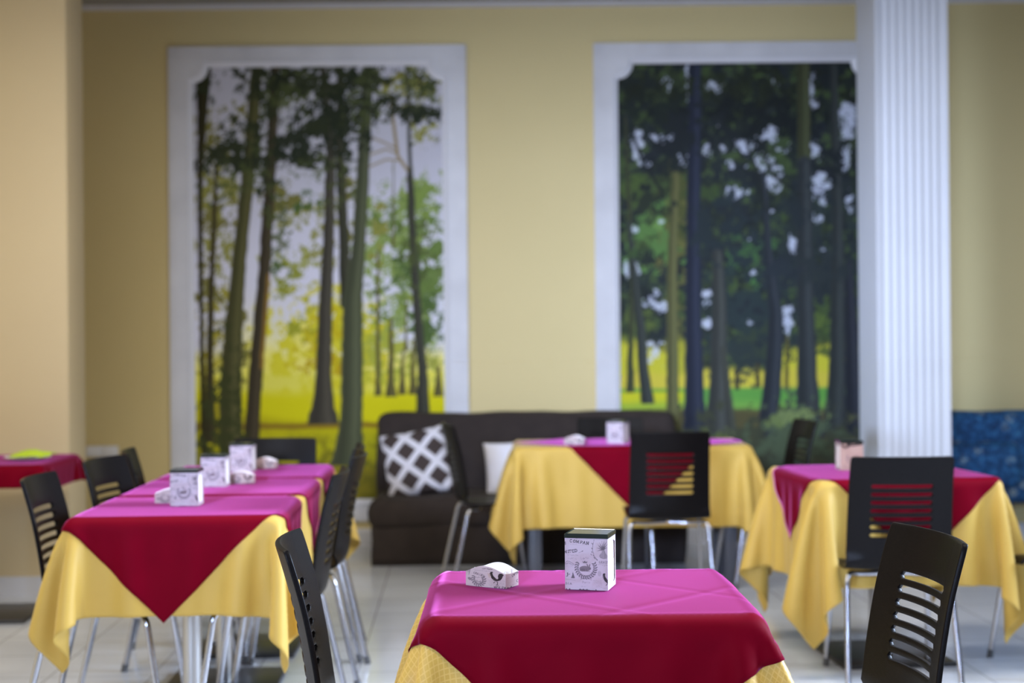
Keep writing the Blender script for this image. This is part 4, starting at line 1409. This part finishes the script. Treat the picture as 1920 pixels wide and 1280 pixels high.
def cushion(size, puff, pattern=None, seed=0):
    n = 61
    a = np.linspace(-1, 1, n)
    X, Z = np.meshgrid(a, a, indexing='ij')
    pin = 1 - .07 * (1 - np.abs(Z)) * np.abs(X) ** 6 * 0
    x = X * size / 2 * (1 - .06 * (1 - Z ** 2) * np.abs(X) ** 2); z = Z * size / 2 * (1 - .06 * (1 - X ** 2) * np.abs(Z) ** 2)
    hgt = puff * ((1 - X ** 4) * (1 - Z ** 4)) ** .55
    rng = np.random.default_rng(seed)
    hgt = hgt * (1 + .12 * (vnoise(rng, n, n, 14, 3) - .5) * 2)
    F = np.stack([x, -hgt - .001, z], -1)
    B = np.stack([x[::-1], hgt[::-1] + .001, z[::-1]], -1)
    col = pattern(X, Z) if pattern else np.ones((n, n, 3))
    bm = bmesh.new()
    for P, C in ((F, col), (B, col[::-1])):
        me = grid_mesh('c', P, colour=C)
        bm.from_mesh(me)
        bpy.data.meshes.remove(me)
    bmesh.ops.remove_doubles(bm, verts=bm.verts[:], dist=.0025)
    me = bpy.data.meshes.new('cushion')
    bm.to_mesh(me)
    bm.free()
    return me
def lattice(X, Z):
    p = (X + Z) * 1.15 + .33; q = (X - Z) * 1.15 + .1
    dp = np.abs(p - np.round(p)); dq = np.abs(q - np.round(q))
    a = np.maximum(sstep(.165, .125, dp), sstep(.165, .125, dq))[..., None]
    return lin((58, 47, 45)) * (1 - a) + lin((212, 210, 218)) * a
o = link('cushion', cushion(.41, .075, lattice, 2), M['pillow_print'])
o.location = (-.575, 8.49, .575)
o.rotation_euler = (R(-14), R(-11), R(-8))
props(o, 'brown and white lattice patterned cushion at the left end of the brown sofa', 'cushion', 'cushions on the brown sofa')
o = link('cushion', cushion(.33, .06, None, 5), M['white_cloth'])
o.location = (-.005, 8.53, .535)
o.rotation_euler = (R(-14), R(-3), R(3))
props(o, 'plain white cushion in the middle of the brown sofa, half behind the yellow cloth', 'cushion', 'cushions on the brown sofa')

# ------------------------------------------------------------------ small things on the left
def lathe(bm, prof, n=32):
    rings = [[bm.verts.new((r_ * math.cos(2*PI*k/n), r_ * math.sin(2*PI*k/n), z)) for k in range(n)] for (r_, z) in prof]
    for a, b in zip(rings, rings[1:]):
        for k in range(n):
            bm.faces.new((a[k], a[(k+1) % n], b[(k+1) % n], b[k]))
    bm.faces.new(rings[0][::-1])
    bm.faces.new(rings[-1])
bm = bmesh.new()
lathe(bm, [(.055, 0), (.065, .002), (.108, .013), (.110, .0155), (.106, .0155), (.066, .005), (.05, .004)])
dish = from_bm('dish', bm, M['white_plastic'], loc=(-2.32, 6.80, TOP + .002), smooth=True)
props(dish, 'shallow white dish on the short maroon cloth before the cream pillar', 'dish')
rng = np.random.default_rng(2)
n = 30
a = np.linspace(-1, 1, n)
X, Y = np.meshgrid(a, a, indexing='ij')
hgt = .018 + .022 * (1 - X**2) * (1 - Y**2) + .014 * (vnoise(rng, n, n, 7, 3) - .3)
P = np.stack([X * .088 * (1 + .1 * Y), Y * .085, hgt], -1)
o = link('napkin', grid_mesh('napkin', P), M['lime'], loc=(-2.305, 6.81, TOP + .004))
solid(o, .004)
props(o, 'crumpled lime green napkin lying on the white dish', 'napkin')

SB = empty('wall_box', (-2.62, WALL_Y, .585))
box('housing', (-.10, -.045, 0), (.10, 0, .070), M['white_plastic'], SB, bev=.006)
box('cover_plate', (-.095, -.052, .006), (-.005, -.0445, .064), M['white_plastic'], SB, bev=.003)
box('cover_plate', (.005, -.052, .006), (.095, -.0445, .064), M['white_plastic'], SB, bev=.003)
props(SB, 'small white box fixed low on the yellow wall beside the cream pillar', 'socket box')
